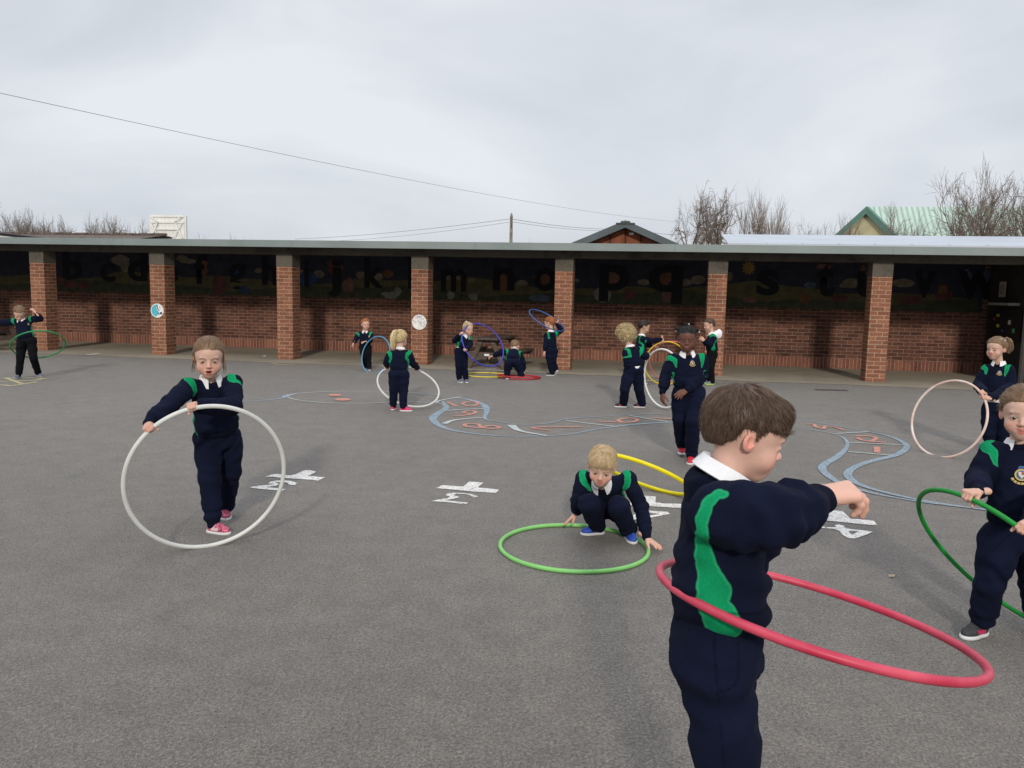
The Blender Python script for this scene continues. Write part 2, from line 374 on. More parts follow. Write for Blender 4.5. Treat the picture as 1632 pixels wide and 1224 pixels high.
fd = tag(empty('face_drawing', sh(19.97, 1.9, 1.72), YAW), 'pale drawing of a face on the dark end wall above the ledge', 'drawing')
b = MB(); b.box(-0.02, -0.004, -0.14, 0.14, -0.14, 0.16); pp = b.build('paper_sheet', simple('drawing_paper', (0.42, 0.40, 0.33), 0.8, 0.1), fd)
b = MB()
for a0 in range(20):
    a, c2 = 2*math.pi*a0/20, 2*math.pi*(a0+1)/20
    for r1, cy, cz in ((0.09, 0, 0.01),): b.face([(-0.022, cy+r1*math.cos(a), cz+r1*math.sin(a)), (-0.022, cy+r1*math.cos(c2), cz+r1*math.sin(c2)), (-0.022, cy+(r1-.015)*math.cos(c2), cz+(r1-.015)*math.sin(c2)), (-0.022, cy+(r1-.015)*math.cos(a), cz+(r1-.015)*math.sin(a))])
for cy, cz in ((-.03, .03), (.03, .03)): b.box(-0.023, -0.021, cy-.01, cy+.01, cz-.01, cz+.01)
b.box(-0.023, -0.021, -.03, .03, -.035, -.025); b.build('face_outline', M['black'], fd, uv=False)
b = MB(); b.box(19.80, 19.99, 1.15, 2.1, 1.42, 1.47); 
lg = b.build('wall_ledge', simple('ledge_paint', (0.3, 0.3, 0.29), 0.6, 0.1), shel)
b = MB(); b.box(19.93, 19.99, 0.70, 0.80, 0, 2.2); b.build('door_frame', simple('door_frame_paint', (0.24, 0.22, 0.2), 0.6, 0.1), shel)

# ---- round signs on pillars
def disc_sign(u, v, rad, label, art, group=None):
    s, z = wallpt(u, v, 0); e = tag(empty('round_sign', sh(s, 0, z), YAW), label, 'sign')
    b = MB(); n = 40
    for i in range(n):
        a, c2 = 2*math.pi*i/n, 2*math.pi*(i+1)/n
        p, q_ = (rad*math.cos(a), rad*math.sin(a)), (rad*math.cos(c2), rad*math.sin(c2))
        b.face([(0, -0.014, 0), (p[0], -0.014, p[1]), (q_[0], -0.014, q_[1])][::1]); b.face([(p[0], -0.002, p[1]), (q_[0], -0.002, q_[1]), (q_[0], -0.014, q_[1]), (p[0], -0.014, p[1])])
    b.build('sign_plate', M['white'], e, uv=False); art(e, rad); return e
def fl(e, name, pts, mt, off):
    b = MB(); b.face([(p[0], -0.014-off, p[1]) for p in pts]); return b.build(name, mt, e, uv=False)
def art1(e, r):
    tq = simple('sign_turquoise', (0.10, 0.45, 0.56), 0.5, 0.05); dk = simple('sign_dark', (0.02, 0.03, 0.05), 0.5, 0.1)
    pts = [(0.02, 0.86*r)]+[(0.88*r*math.cos(a), 0.88*r*math.sin(a)) for a in [R_(92+i*12) for i in range(15)]]+[(0.1*r, -0.6*r), (0.35*r, -0.25*r), (0.05*r, 0.1*r), (-0.15*r, 0.4*r)]
    fl(e, 'turquoise_field', pts, tq, 0.002)
    fl(e, 'dark_shape', [(0.02*r, .8*r), (.12*r, .7*r), (.1*r, .35*r), (.45*r, .05*r), (.38*r, 0), (-.02*r, .3*r)], dk, 0.004)
    fl(e, 'dark_shape', [(.62*r+.18*r*math.cos(a), -.35*r+.18*r*math.sin(a)) for a in [R_(i*30) for i in range(12)]], dk, 0.004)
    fl(e, 'dark_shape', [(.15*r, -.35*r), (.3*r, -.3*r), (.4*r, -.6*r), (.32*r, -.62*r)], dk, 0.004)
    fl(e, 'dark_shape', [(.35*r, .62*r), (.55*r, .4*r), (.5*r, .3*r), (.3*r, .55*r)], simple('sign_pink', (.5, .15, .2), .5, .1), 0.004)
def art2(e, r):
    rn = random.Random(5); cs = [simple('sign_line_grey', (0.30, 0.30, 0.36), 0.5, 0.05), simple('sign_line_red', (0.5, 0.25, 0.28), 0.5, 0.05), simple('sign_line_green', (0.25, 0.42, 0.33), 0.5, 0.05)]
    for k in range(46):
        rr = r*0.84*math.sqrt(rn.random()); a = rn.uniform(0, 6.283); x, y = rr*math.cos(a), rr*math.sin(a); q0 = 0.09*r; tw = rn.uniform(0, 3.14)
        dx, dy = q0*math.cos(tw), q0*math.sin(tw); wx, wy = -dy*0.28, dx*0.28
        fl(e, 'motif', [(x-dx-wx, y-dy-wy), (x+dx-wx, y+dy-wy), (x+dx+wx, y+dy+wy), (x-dx+wx, y-dy+wy)], cs[k % 3], 0.002+k*0.00005)
    fl(e, 'title_band', [(-.35*r, .68*r), (.35*r, .68*r), (.35*r, .78*r), (-.35*r, .78*r)], simple('sign_violet', (.30, .16, .36), .5, .1), 0.006)
disc_sign(251, 495, 0.148, 'round blue and white sign on the second brick pillar from the left', art1)
disc_sign(668.5, 513.5, 0.148, 'round white sign covered in small coloured drawings on a brick pillar', art2)

# ---------------------------------------------------------------- picnic tables
M['wood'] = simple('brown_plastic_wood', (0.095, 0.068, 0.055), 0.6, 0.25, 6.0, 0.15, 30)
M['steel'] = simple('bolt_steel', (0.5, 0.5, 0.5), 0.35, 0.1, 5, metal=0.8)
def picnic_table(loc, rz, label, wtop=0.50, length=1.25, h=0.60, extra=True):
    e = tag(empty('picnic_table', loc, rz), label, 'picnic table', 'brown picnic tables under the shelter')
    n = 4; pw = wtop/n
    b = MB()
    for i in range(n): b.box(-wtop/2+i*pw+0.004, -wtop/2+(i+1)*pw-0.004, -0.06, length+0.06, h-0.035, h)
    b.build('tabletop', M['wood'], e)
    for s_ in (-1, 1):
        b = MB()
        for i in range(2): x = s_*0.50-0.10+i*0.10; b.box(x+0.004, x+0.096, -0.06, length+0.06, 0.315, 0.35)
        b.build('seat', M['wood'], e)
    for y in (0.08, length-0.08):
        for s_ in (-1, 1):
            b = MB(); p0 = np.array([s_*0.37, y, 0]); p1 = np.array([s_*0.10, y, h-0.036]); c = (p0+p1)/2; d = p1-p0; L = np.linalg.norm(d)
            b.obox(c, d, (0, 1, 0), np.cross(d, (0, 1, 0)), L/2, 0.02, 0.042); lg = b.build('leg', M['wood'], e)
            if y < 0.2:
                for q_ in (0.12, 0.62):
                    b = MB()
                    for dx in (-0.02, 0.02):
                        pc = p1+(p0-p1)*q_; b.tube([(pc[0]+dx, y-0.021, pc[2]), (pc[0]+dx, y-0.029, pc[2])], 0.009, 8)
                    b.build('bolt', M['steel'], lg)
        b = MB(); b.box(-0.60, 0.60, y+0.021, y+0.055, 0.235, 0.3145); b.build('cross_rail', M['wood'], e)
        b = MB(); b.box(-0.2, 0.2, y+0.021, y+0.055, h-0.1, h-0.036); b.build('top_rail', M['wood'], e)
    if extra: b = MB(); b.box(-0.05, 0.05, 0.074, 0.1, 0.25, 0.29); b.box(-.05, .05, .0745, .0995, .2505, .2895); b.build('white_label', M['white'], e)
    return e
P0 = gnd(773, 590)
picnic_table((P0[0], P0[1]+0.1, 0.004), YAW-0.12, 'brown picnic table seen end on between two pillars behind the blue hoop')
P1 = gnd(-12, 562)
picnic_table((P1[0], P1[1]+0.5, 0.004), YAW+1.2, 'brown picnic table half hidden at the far left under the shelter', extra=False)

# ---------------------------------------------------------------- ground paint
def offset_line(pts, wid):
    pts = [np.array(p[:2], float) for p in pts]; L = []; Rr = []
    for i, p in enumerate(pts):
        d = pts[min(i+1, len(pts)-1)]-pts[max(i-1, 0)]; d /= np.linalg.norm(d)+1e-9; nrm = np.array([-d[1], d[0]])
        ww = wid[i] if hasattr(wid, '__len__') else wid
        L.append(p+nrm*ww/2); Rr.append(p-nrm*ww/2)
    return L, Rr
def smooth_pts(P, k=6):
    P = [np.array(p, float) for p in P]; out = []
    for i in range(len(P)-1):
        p0, p1, p2, p3 = P[max(i-1, 0)], P[i], P[i+1], P[min(i+2, len(P)-1)]
        for j in range(k):
            t = j/k; out.append(0.5*((2*p1)+(-p0+p2)*t+(2*p0-5*p1+4*p2-p3)*t*t+(-p0+3*p1-3*p2+p3)*t**3))
    out.append(P[-1]); return out
zlev = [0.004]
def paint_line(name, pix, width, mt, label, z=None, smooth=True, cat='ground marking', group=None, world=False):
    P = [gnd(u, v)[:2] for u, v in pix] if not world else pix
    if smooth: P = smooth_pts(P)
    L, Rr = offset_line(P, width); b = MB(); z = z or 0.004
    for i in range(len(P)-1):
        b.face([(*Rr[i], z), (*Rr[i+1], z), (*L[i+1], z), (*L[i], z)])
    o = b.build(name, mt, uv=False)
    return o
def paint_parts(parent_name, parts, label, loc_uv, cat='painted marking', group=None):
    """one painted figure: several flat polygons/strokes joined in one mesh"""
M['pwhite'] = paint_mat('white_ground_paint', (0.80, 0.77, 0.73), 0.455)
M['pblue'] = paint_mat('blue_ground_paint', (0.30, 0.37, 0.43), 0.45)
M['ppale'] = paint_mat('pale_ground_paint', (0.50, 0.53, 0.51), 0.42)
M['pred'] = paint_mat('red_ground_paint', (0.58, 0.27, 0.21), 0.42)
M['pyel'] = paint_mat('yellow_ground_paint', (0.62, 0.55, 0.28), 0.46)
def poly_paint(name, polys, mt, label, z=0.0045, cat='ground number', group=None):
    b = MB()
    for k, pl in enumerate(polys):
        zz = z+0.0004*k
        if isinstance(pl, tuple):      # ('line', pts, width)
            P = smooth_pts([gnd(u, v)[:2] for u, v in pl[0]], 5); L, Rr = offset_line(P, pl[1])
            for i in range(len(P)-1): b.face([(*Rr[i], zz), (*Rr[i+1], zz), (*L[i+1], zz), (*L[i], zz)])
        else:
            b.face([(*gnd(u, v)[:2], zz) for u, v in pl][::-1])
    o = b.build(name, mt, uv=False); tag(o, label, cat, group); return o
def Z(sx, x0, y0, pts): return [(x0+x/sx, y0+y/sx) for x, y in pts]
# white cross and digit pairs (traced outlines)
z1 = lambda p: Z(11.66, 390, 735, p)
poly_paint('painted_cross', [z1([(385, 298), (500, 258), (600, 245), (700, 262), (860, 275), (960, 245), (1105, 180), (1200, 176), (1335, 205), (1170, 288), (1310, 292), (1400, 305), (1500, 308), (1360, 372), (1250, 355), (860, 330), (640, 315), (530, 300)])], M['pwhite'], 'white painted cross on the tarmac beside the girl with the white hoop', cat='ground marking', group='white crosses painted on the tarmac')
poly_paint('painted_number', [z1([(85, 495), (270, 465), (450, 450), (560, 425), (430, 428), (470, 395), (580, 372), (740, 366), (880, 380), (975, 420), (930, 452), (820, 445), (790, 408), (700, 398), (560, 402), (640, 432), (600, 462), (480, 480), (400, 492), (600, 512), (770, 530), (690, 560), (560, 548), (250, 522)])], M['pwhite'], 'white painted two lying upside down beside the girl with the white hoop', group='white numbers painted on the tarmac')
z2 = lambda p: Z(12.55, 680, 755, p)
poly_paint('painted_cross', [z2([(170, 295), (230, 285), (300, 240), (420, 245), (620, 262), (740, 262), (850, 168), (1000, 178), (1140, 190), (1040, 262), (1040, 290), (1290, 308), (1455, 335), (1380, 392), (1200, 385), (900, 365), (620, 335), (400, 318)])], M['pwhite'], 'white painted cross in the middle of the tarmac above a worn three', cat='ground marking', group='white crosses painted on the tarmac')
poly_paint('painted_number', [z2([(90, 560), (210, 530), (420, 498), (470, 470), (380, 440), (420, 405), (560, 392), (720, 398), (900, 418), (1035, 465), (950, 488), (880, 450), (760, 415), (600, 410), (530, 440), (670, 480), (560, 505), (380, 545), (620, 568), (830, 590), (800, 612), (650, 608), (380, 575), (240, 572)])], paint_mat('worn_white_paint', (0.80, 0.77, 0.73), 0.47), 'worn white painted three lying upside down in the middle of the tarmac', group='white numbers painted on the tarmac')
z3 = lambda p: Z(11.66, 1270, 800, p)
poly_paint('painted_cross', [z3([(150, 258), (380, 262), (605, 280), (565, 215), (510, 158), (700, 168), (850, 185), (920, 250), (1000, 325), (1200, 335), (1430, 362), (1490, 442), (1300, 432), (900, 390), (500, 350), (180, 330)])], M['pwhite'], 'white painted cross on the tarmac under the hand of the nearest boy', cat='ground marking', group='white crosses painted on the tarmac')
poly_paint('painted_number', [z3([(420, 470), (520, 470), (520, 490), (580, 482), (740, 478), (700, 440), (780, 430), (880, 455), (880, 485), (980, 512), (1200, 535), (1410, 565), (1300, 615), (1180, 660), (1070, 690), (950, 680), (860, 630), (790, 550), (700, 515), (430, 488)]),], M['pwhite'], 'white painted four lying on the tarmac near the hand of the nearest boy', group='white numbers painted on the tarmac')
b = MB(); b.face([(*gnd(u, v)[:2], 0.0052) for u, v in z3([(960, 550), (1020, 548), (1155, 565), (1040, 612), (1000, 600)])][::-1])
hole = b.build('number_hole', M['asphalt'], bpy.data.objects.get('painted_number.002'), uv=False)
z4 = lambda p: Z(15.3, 1000, 770, p)
poly_paint('painted_cross', [z4([(-450, 530), (-200, 470), (200, 500), (330, 380), (380, 318), (690, 340), (680, 480), (900, 510), (1420, 520), (1500, 620), (1100, 610), (500, 570)])], M['pwhite'], 'white painted cross on the tarmac behind the crouching boy', cat='ground marking', group='white crosses painted on the tarmac')
poly_paint('painted_number', [z4([(80, 830), (160, 780), (230, 780), (520, 685), (760, 700), (980, 715), (1040, 765), (800, 810), (560, 860), (140, 910)])], M['pwhite'], 'white painted number half hidden behind the crouching boy', group='white numbers painted on the tarmac')
b = MB(); b.face([(*gnd(u, v)[:2], 0.0052) for u, v in z4([(300, 770), (540, 735), (790, 770), (540, 805)])][::-1])
b.build('number_hole', M['asphalt'], bpy.data.objects.get('painted_number.003'), uv=False)

# number snake
snake = tag(empty('number_snake', gnd(900, 665)), 'blue outlined snake number track with red numbers painted on the tarmac', 'ground marking')
sl = snake.location.copy()
SNZ = [0]
def sn(name, mt, strokes, z=0.0045, polys=()):
    b = MB(); SNZ[0] += 1; z = 0.0045+SNZ[0]*0.00022
    for k, (pts, wd) in enumerate(strokes):
        P = smooth_pts([gnd(u, v)[:2] for u, v in pts], 6)
        if hasattr(wd, '__len__'):
            wd = 0.72*np.interp(np.linspace(0, 1, len(P)), np.linspace(0, 1, len(wd)), wd)
        if not hasattr(wd, '__len__'): wd = wd*0.8
        L, Rr = offset_line(P, wd)
        for i in range(len(P)-1): b.face([(*(np.array(q)-sl[:2]), z+k*0.0003+jj*0.000012) for q, jj in ((Rr[i], i), (Rr[i+1], i+1), (L[i+1], i+1), (L[i], i))])
    for pl in polys: b.face([(*(gnd(u, v)[:2]-np.array(sl[:2])), z) for u, v in pl][::-1])
    return b.build(name, mt, snake, uv=False)
sn('snake_outline', M['pblue'], [([(248, 641), (330, 641), (400, 640), (450, 635), (456, 630)], [0.04, 0.05, 0.06, 0.12])])
sn('snake_outline', M['pblue'], [([(705, 640), (711, 650), (697, 660), (690, 668), (701, 679), (730, 688), (790, 695), (850, 696), (905, 693), (950, 685), (1000, 678), (1060, 674), (1120, 672), (1200, 673), (1275, 683), (1320, 690), (1345, 699), (1350, 712), (1335, 728), (1315, 740), (1311, 750), (1330, 766), (1356, 777), (1400, 789), (1470, 801), (1560, 812), (1640, 822)], [0.05, 0.13, 0.14, 0.11, 0.06, 0.04, 0.04, 0.04, 0.08, 0.03, 0.03, 0.03, 0.04, 0.05, 0.10, 0.10, 0.09, 0.07, 0.045, 0.04, 0.04])])
sn('snake_outline', M['pblue'], [([(453, 634), (457, 630), (475, 627)], [0.10, 0.04])])
sn('snake_outline', M['pblue'], [([(700, 632), (740, 636), (768, 644), (776, 654), (773, 668), (790, 672), (830, 677), (875, 675), (905, 668), (960, 664), (1020, 661), (1100, 659), (1200, 661), (1290, 672), (1380, 688), (1420, 697), (1445, 711), (1430, 725), (1395, 734), (1370, 742), (1353, 752), (1354, 763), (1380, 777), (1450, 795), (1530, 808), (1600, 818)], [0.03, 0.10, 0.13, 0.05, 0.04, 0.04, 0.04, 0.03, 0.03, 0.03, 0.03, 0.04, 0.08, 0.10, 0.09, 0.09, 0.10, 0.07, 0.04, 0.04])])
sn('snake_head_outline', M['ppale'], [([(457, 632), (480, 627), (540, 624), (600, 624), (650, 626), (700, 630)], 0.035), ([(459, 634), (480, 639), (530, 643), (590, 643), (640, 641), (690, 642), (708, 646)], 0.035)], 0.0044)
sn('snake_divider', M['ppale'], [([(694, 642), (705, 638), (735, 633)], [0.06, 0.05]), ([(712, 655), (740, 653), (771, 652)], 0.05), ([(708, 676), (725, 670), (768, 666)], [0.10, 0.05]), ([(815, 678), (828, 687), (871, 695)], [0.14, 0.05]), ([(902, 671), (950, 677), (984, 681)], 0.04), ([(1003, 663), (1040, 669), (1065, 673)], 0.04),
                               ([(1127, 662), (1150, 672)], 0.04), ([(1333, 692), (1384, 689)], 0.035), ([(1353, 706), (1439, 710)], 0.035), ([(1352, 721), (1425, 727)], 0.04)], 0.0062)
D = 0.060
sn('red_number', M['pred'], [([(713, 641), (728, 648)], D), ([(737, 643), (752, 640), (762, 644), (750, 648), (738, 645), (738, 643)], D)], 0.0058)
sn('red_number', M['pred'], [([(722, 664), (745, 662), (758, 658), (750, 655), (738, 658), (755, 661)], D)], 0.0058)
sn('red_number', M['pred'], [([(765, 683), (742, 680), (744, 676), (762, 677), (768, 682), (785, 684), (796, 682), (785, 679), (770, 681), (765, 683)], D)], 0.0058)
sn('red_number', M['pred'], [([(927, 681), (850, 682), (878, 687)], [D, D*1.2, D])], 0.0058)
sn('red_number', M['pred'], [([(952, 672), (1000, 674), (1016, 670), (1003, 667), (985, 670), (992, 674)], D)], 0.0058)
sn('red_number', M['pred'], [([(1040, 666), (1060, 668), (1078, 667)], D)], 0.0058)
sn('red_number', M['pred'], [([(1286, 677), (1297, 677), (1300, 681), (1312, 684), (1316, 680), (1332, 682), (1344, 686)], [D, D, D])], 0.0058)
sn('red_number', M['pred'], [([(1364, 696), (1385, 696), (1396, 699), (1388, 704), (1373, 702), (1366, 698)], D), ([(1382, 704), (1412, 706)], D)], 0.0058)
sn('red_number', M['pred'], [], 0.0058, [[(1392, 713), (1403, 713), (1403, 723), (1393, 722)]])
sn('painted_eye', M['pred'], [], 0.0058, [[(523+11*math.cos(a)+11, 630.5+1.8*math.sin(a)) for a in [R_(i*24) for i in range(15)]]])
sn('painted_eye', M['pred'], [], 0.0058, [[(533+13*math.cos(a)+13, 637.5+2.0*math.sin(a)) for a in [R_(i*24) for i in range(15)]]])

# hopscotch scraps at the left and yellow scraps by the kerb
b = MB()
for k, pts in enumerate([[(-40, 606), (25, 602), (75, 604)], [(-40, 613), (10, 608), (50, 607), (68, 604)], [(-40, 612), (5, 614), (20, 615), (60, 609)], [(-30, 604), (-5, 613)], [(10, 603), (35, 612)]]):
    P = smooth_pts([gnd(u, v)[:2] for u, v in pts], 5); L, Rr = offset_line(P, 0.055)
    for i in range(len(P)-1): b.face([(*Rr[i], .0045+k*.0003), (*Rr[i+1], .0045+k*.0003), (*L[i+1], .0045+k*.0003), (*L[i], .0045+k*.0003)])
tag(b.build('hopscotch_marking', M['pyel'], uv=False), 'faded pale yellow hopscotch lines under the boy at the far left', 'ground marking')
for k, (pts, mt, lab) in enumerate([([(433, 580), (450, 581.5), (468, 581)], 'pyel', 'short yellow painted line by the foot of the third pillar'), ([(137, 566), (145, 565.5), (158, 563.5)], 'pwhite', 'short white painted line near the first pillars'),
                                  ([(1021, 609), (1045, 607), (1062, 608)], 'pyel', 'short yellow painted line on the ground near the curly haired child'), ([(775, 589), (790, 588)], 'pwhite', 'small worn white mark below the picnic table')]):
    P = smooth_pts([gnd(u, v)[:2] for u, v in pts], 5); L, Rr = offset_line(P, 0.07); b = MB()
    for i in range(len(P)-1): b.face([(*Rr[i], .008), (*Rr[i+1], .008), (*L[i+1], .008), (*L[i], .008)])
    tag(b.build('painted_line', M[mt], uv=False), lab, 'ground marking')
# litter scrap and a fallen leaf on tarmac
b = MB(); c = gnd(420, 568); b.face([(c[0]-.04, c[1]-.03, .012), (c[0]+.05, c[1]-.02, .006), (c[0]+.04, c[1]+.04, .02), (c[0]-.03, c[1]+.03, .008)])
tag(b.build('paper_scrap', M['white'], uv=False), 'small white paper scrap lying under the shelter', 'litter')
b = MB(); c = gnd(1420, 919); b.face([(c[0]-.02, c[1]-.01, .003), (c[0]+.01, c[1]-.02, .006), (c[0]+.025, c[1]+.005, .012), (c[0]-.005, c[1]+.02, .005)])
tag(b.build('dead_leaf', simple('dead_leaf_brown', (0.35, 0.27, 0.2), .8, .2, 30), uv=False), 'small dry leaf on the tarmac behind the red hoop', 'leaf')
# ground drain
b = MB(); c = gnd(1325, 622); 
for i in range(6): b.obox((c[0]-0.22+i*0.088, c[1], 0.004), (1, 0, 0), (0, 1, 0), (0, 0, 1), 0.035, 0.06, 0.003)
tag(b.build('drain_cover', simple('cast_iron', (0.06, 0.055, 0.05), 0.6, 0.2, 20), uv=False), 'small dark iron drain cover in the tarmac near the shelter', 'drain')

# ---------------------------------------------------------------- background beyond the shelter
def frame(u, v, t, yaw):    # local frame origin
    return at(u, v, t)
# brown gable hut
t0 = 30.0
bu = tag(empty('brown_hut', (at(993, 480, t0)[0], at(993, 480, t0)[1], 0), YAW), 'low hut with grey pitched roof and brown boarded gable behind the shelter', 'building')
ap_z = zat(993, 354, t0); ev = zat(993, 392, t0); hw = (1080-912)/2*t0/CF*1.05
sl_ = (ap_z-ev)/hw; base_hw = hw*1.25; ez = ap_z-sl_*base_hw
b = MB(); gz = ap_z-0.27
ghw = base_hw*0.80
b.face([(-ghw, 0, 0), (ghw, 0, 0), (ghw, 0, gz-sl_*ghw), (0, 0, gz), (-ghw, 0, gz-sl_*ghw)])
b.face([(-ghw, 0, 0), (-ghw, 0, gz-sl_*ghw), (-ghw, 9, gz-sl_*ghw), (-ghw, 9, 0)]); b.face([(ghw, 0, 0), (ghw, 9, 0), (ghw, 9, gz-sl_*ghw), (ghw, 0, gz-sl_*ghw)])
b.face([(ghw, 9, 0), (-ghw, 9, 0), (-ghw, 9, gz-sl_*ghw), (0, 9, gz), (ghw, 9, gz-sl_*ghw)])
mt, nt_, bs_ = new_mat('brown_boards', 0.8); v = coords(nt_); wv = N(nt_, 'ShaderNodeTexWave', wave_type='BANDS', bands_direction='X'); wv.inputs['Scale'].default_value = 0.55; wv.inputs['Distortion'].default_value = 0.15; nt_.links.new(v, wv.inputs[0])
cc = ramp(nt_, wv.outputs[0], [(0.0, (0.05, 0.018, 0.010)), (0.05, (0.20, 0.062, 0.03)), (1.0, (0.25, 0.085, 0.042))]); cc = mixc(nt_, 1.0, cc, ramp(nt_, noise(nt_, v, 3, 5), [(0.3, g3(0.75)), (0.7, g3(1.15))]), 'MULTIPLY'); nt_.links.new(cc, bs_.inputs['Base Color'])
b.build('wall', mt, bu, uv=False)
for s_ in (-1, 1):
    b = MB(); th = 0.26
    A_ = [(0, -0.5, ap_z), (s_*base_hw, -0.5, ez), (s_*base_hw, 9.5, ez), (0, 9.5, ap_z)]; B_ = [(p[0], p[1], p[2]-th) for p in A_]
    b.face(A_); b.face(B_[::-1]); b.face([B_[0], B_[1], A_[1], A_[0]]); b.face([A_[1], B_[1], B_[2], A_[2]]); b.face([A_[3], A_[2], B_[2], B_[3]])
    b.build('roof', simple('hut_roof_grey', (0.085, 0.105, 0.115), 0.6, 0.18, 0.8), bu, uv=False)
b = MB(); b.box(-0.34, 0.34, -0.55, 9.5, ap_z-0.13, ap_z-0.095); b.box(-0.16, 0.16, -.56, 9.5, ap_z-.094, ap_z-.03); b.build('ridge_cap', simple('ridge_grey', (0.07, 0.085, 0.09), 0.6, 0.1), bu)
b = MB(); b.box(0.14, 0.3, -0.04, -0.002, gz-0.22, gz-0.14); b.build('gable_lamp', M['white'], bu)

# green roofed hall
t1 = 46.0
px = t1/CF
gx, gy = at(1374, 470, t1)[:2]
hall = tag(empty('green_roofed_hall', (gx, gy, 0), YAW+0.0), 'hall with pale green corrugated roof and cream gable behind bare branches', 'building')
rz_ = zat(1374, 331, t1); hwid = 5.2; ez2 = rz_-hwid*0.86
# the gable faces the camera's left: axis of the ridge runs to the right
mt, nt_, bs_ = new_mat('green_corrugated', 0.45, spec=0.4); v = coords(nt_); wv = N(nt_, 'ShaderNodeTexWave', wave_type='BANDS', bands_direction='X'); wv.inputs['Scale'].default_value = 1.1; wv.inputs['Distortion'].default_value = 0.0; nt_.links.new(v, wv.inputs[0])
cc = ramp(nt_, wv.outputs[0], [(0.0, (0.28, 0.37, 0.32)), (0.4, (0.42, 0.55, 0.48)), (1.0, (0.47, 0.60, 0.53))]); cc = mixc(nt_, 1.0, cc, ramp(nt_, noise(nt_, v, 0.6, 5), [(0.3, g3(0.85)), (0.7, g3(1.1))]), 'MULTIPLY'); nt_.links.new(cc, bs_.inputs['Base Color'])
bump(nt_, bs_, wv.outputs[0], 0.5, 0.03)
# local frame: ridge along +x, gable at x=0 showing since roof turned a little
b = MB(); Lr = 30
b.face([(0, 0, rz_), (Lr, 0, rz_), (Lr, -hwid*0.9, rz_-hwid*0.9), (1.8+1.6, -hwid*0.9, rz_-hwid*0.9)][::-1])
b.face([(0, 0, rz_), (-1.0, hwid*0.9, rz_-hwid*0.9), (Lr, hwid*0.9, rz_-hwid*0.9), (Lr, 0, rz_)][::-1])
b.build('roof', mt, hall, uv=False)
b = MB()
A0 = (0, 0, rz_-0.05); Bl = (-2.6, 2.2, rz_-2.9); Br = (3.3, -hwid*0.9, rz_-hwid*0.9)
yl_ = simple('cream_render', (0.50, 0.45, 0.27), 0.8, 0.15, 1.2)
b.face([(Bl[0], Bl[1]-0.3, 0), (Br[0]-0.3, Br[1]+0.2, 0), (Br[0]-0.3, Br[1]+0.2, Br[2]-0.3), (0.0, 0.0, rz_-0.3), (Bl[0], Bl[1]-0.3, Bl[2]-0.3)])
b.build('gable_wall', yl_, hall, uv=False)
b = MB(); tr = simple('green_trim', (0.12, 0.24, 0.19), 0.5, 0.1)
for Q in (Bl, Br):
    A_ = np.array(A0)+np.array([-.15, -.2, .05]); Q = np.array(Q, float)+np.array([-.15, -.2, 0]); d = (Q-A_); 
    b.face([A_, Q, Q-np.array([0, 0, .42]), A_-np.array([0, 0, .42])]); b.face([A_+np.array([0.3, .3, 0]), Q+np.array([0.3, .3, 0]), Q, A_])
b.build('verge_trim', tr, hall, uv=False)
b = MB(); b.box(-3, 30, -5.3, -5.0, rz_-hwid*0.98-0.2, rz_-hwid*0.9+0.02); b.build('gutter', M['black'], hall)

# flat pale-roofed building directly behind the shelter (right)
t2 = 24.0
x0, y0_, _ = at(1166, 392, t2); x1 = at(1700, 392, t2-1.9)[0]
pb = tag(empty('pale_flat_roof_building', (x0, y0_, 0), YAW), 'low building with pale metal roof and cream fascia showing above the shelter', 'building')
za = zat(1180, 388.5, t2); zb = zat(1180, 376, 33.0)
b = MB(); b.box(0, 13, 0, 8.5, 0, za-0.26); b.build('wall', yl_, pb)
b = MB(); b.box(-0.1, 13, -0.12, -0.02, za-0.25, za); b.build('fascia', simple('cream_fascia', (0.62, 0.57, 0.42), 0.6, 0.08, 1), pb)
b = MB(); A_ = [(-0.12, -0.125, za+0.004), (13, -0.125, za+0.004), (11.8, 8.6, zb), (0.3, 8.6, zb)]; B_ = [(p[0], p[1], p[2]-0.05) for p in A_]
b.face(A_)
for i in range(4): j = (i+1) % 4; b.face([B_[i], B_[j], A_[j], A_[i]])
for i in range(1, 13): b.box(i, i+0.03, -0.12, 0.4, za+0.005, za+0.03)
b.build('roof', simple('pale_roof_metal', (0.50, 0.54, 0.60), 0.45, 0.06, 0.5), pb, uv=False)

# old tiled roof at left
t3 = 26.0
xl, yl2, _ = at(228, 400, t3)
ob = tag(empty('tiled_outbuilding', (xl, yl2, 0), YAW), 'low outbuilding with dark mossy tiled roof behind the shelter at far left', 'building')
zc = zat(228, 380.5, t3); zd = zat(150, 373, t3+1.6)
b = MB(); b.box(-9.5, -0.2, 0.1, 3.2, 0, zc-0.08); b.build('wall', M['white'], ob)
tm = simple('mossy_tile', (0.13, 0.10, 0.085), 0.9, 0.45, 5.0, 0.4, 20)
b = MB(); b.face([(-10, -0.1, zc), (0, -0.1, zc), (-0.25, 1.6, zd), (-10, 1.6, zd)]); b.face([(-10, 1.6, zd), (-0.25, 1.6, zd), (0, 3.4, zc), (-10, 3.4, zc)]); b.face([(-10, -0.1, zc-0.06), (-10, -0.1, zc), (0, -0.1, zc), (0, -0.1, zc-0.06)][::-1])
b.build('roof', tm, ob, uv=False)
rn = random.Random(4); b = MB()
for i in range(40): x = -10+i*0.245; b.box(x, x+0.225, 1.52, 1.68, zd+0.0, zd+0.05+rn.uniform(0, .025))
b.build('ridge_tiles', tm, ob, uv=False)
db = tag(empty('dark_edged_roof', (at(0, 400, 22)[0], at(0, 400, 22)[1], 0), YAW), 'sloping roof edge with black trim and white soffit at the far left', 'building')
zz0, zz1 = zat(0, 371.5, 22), zat(70, 379, 22); L0 = 70*22/CF
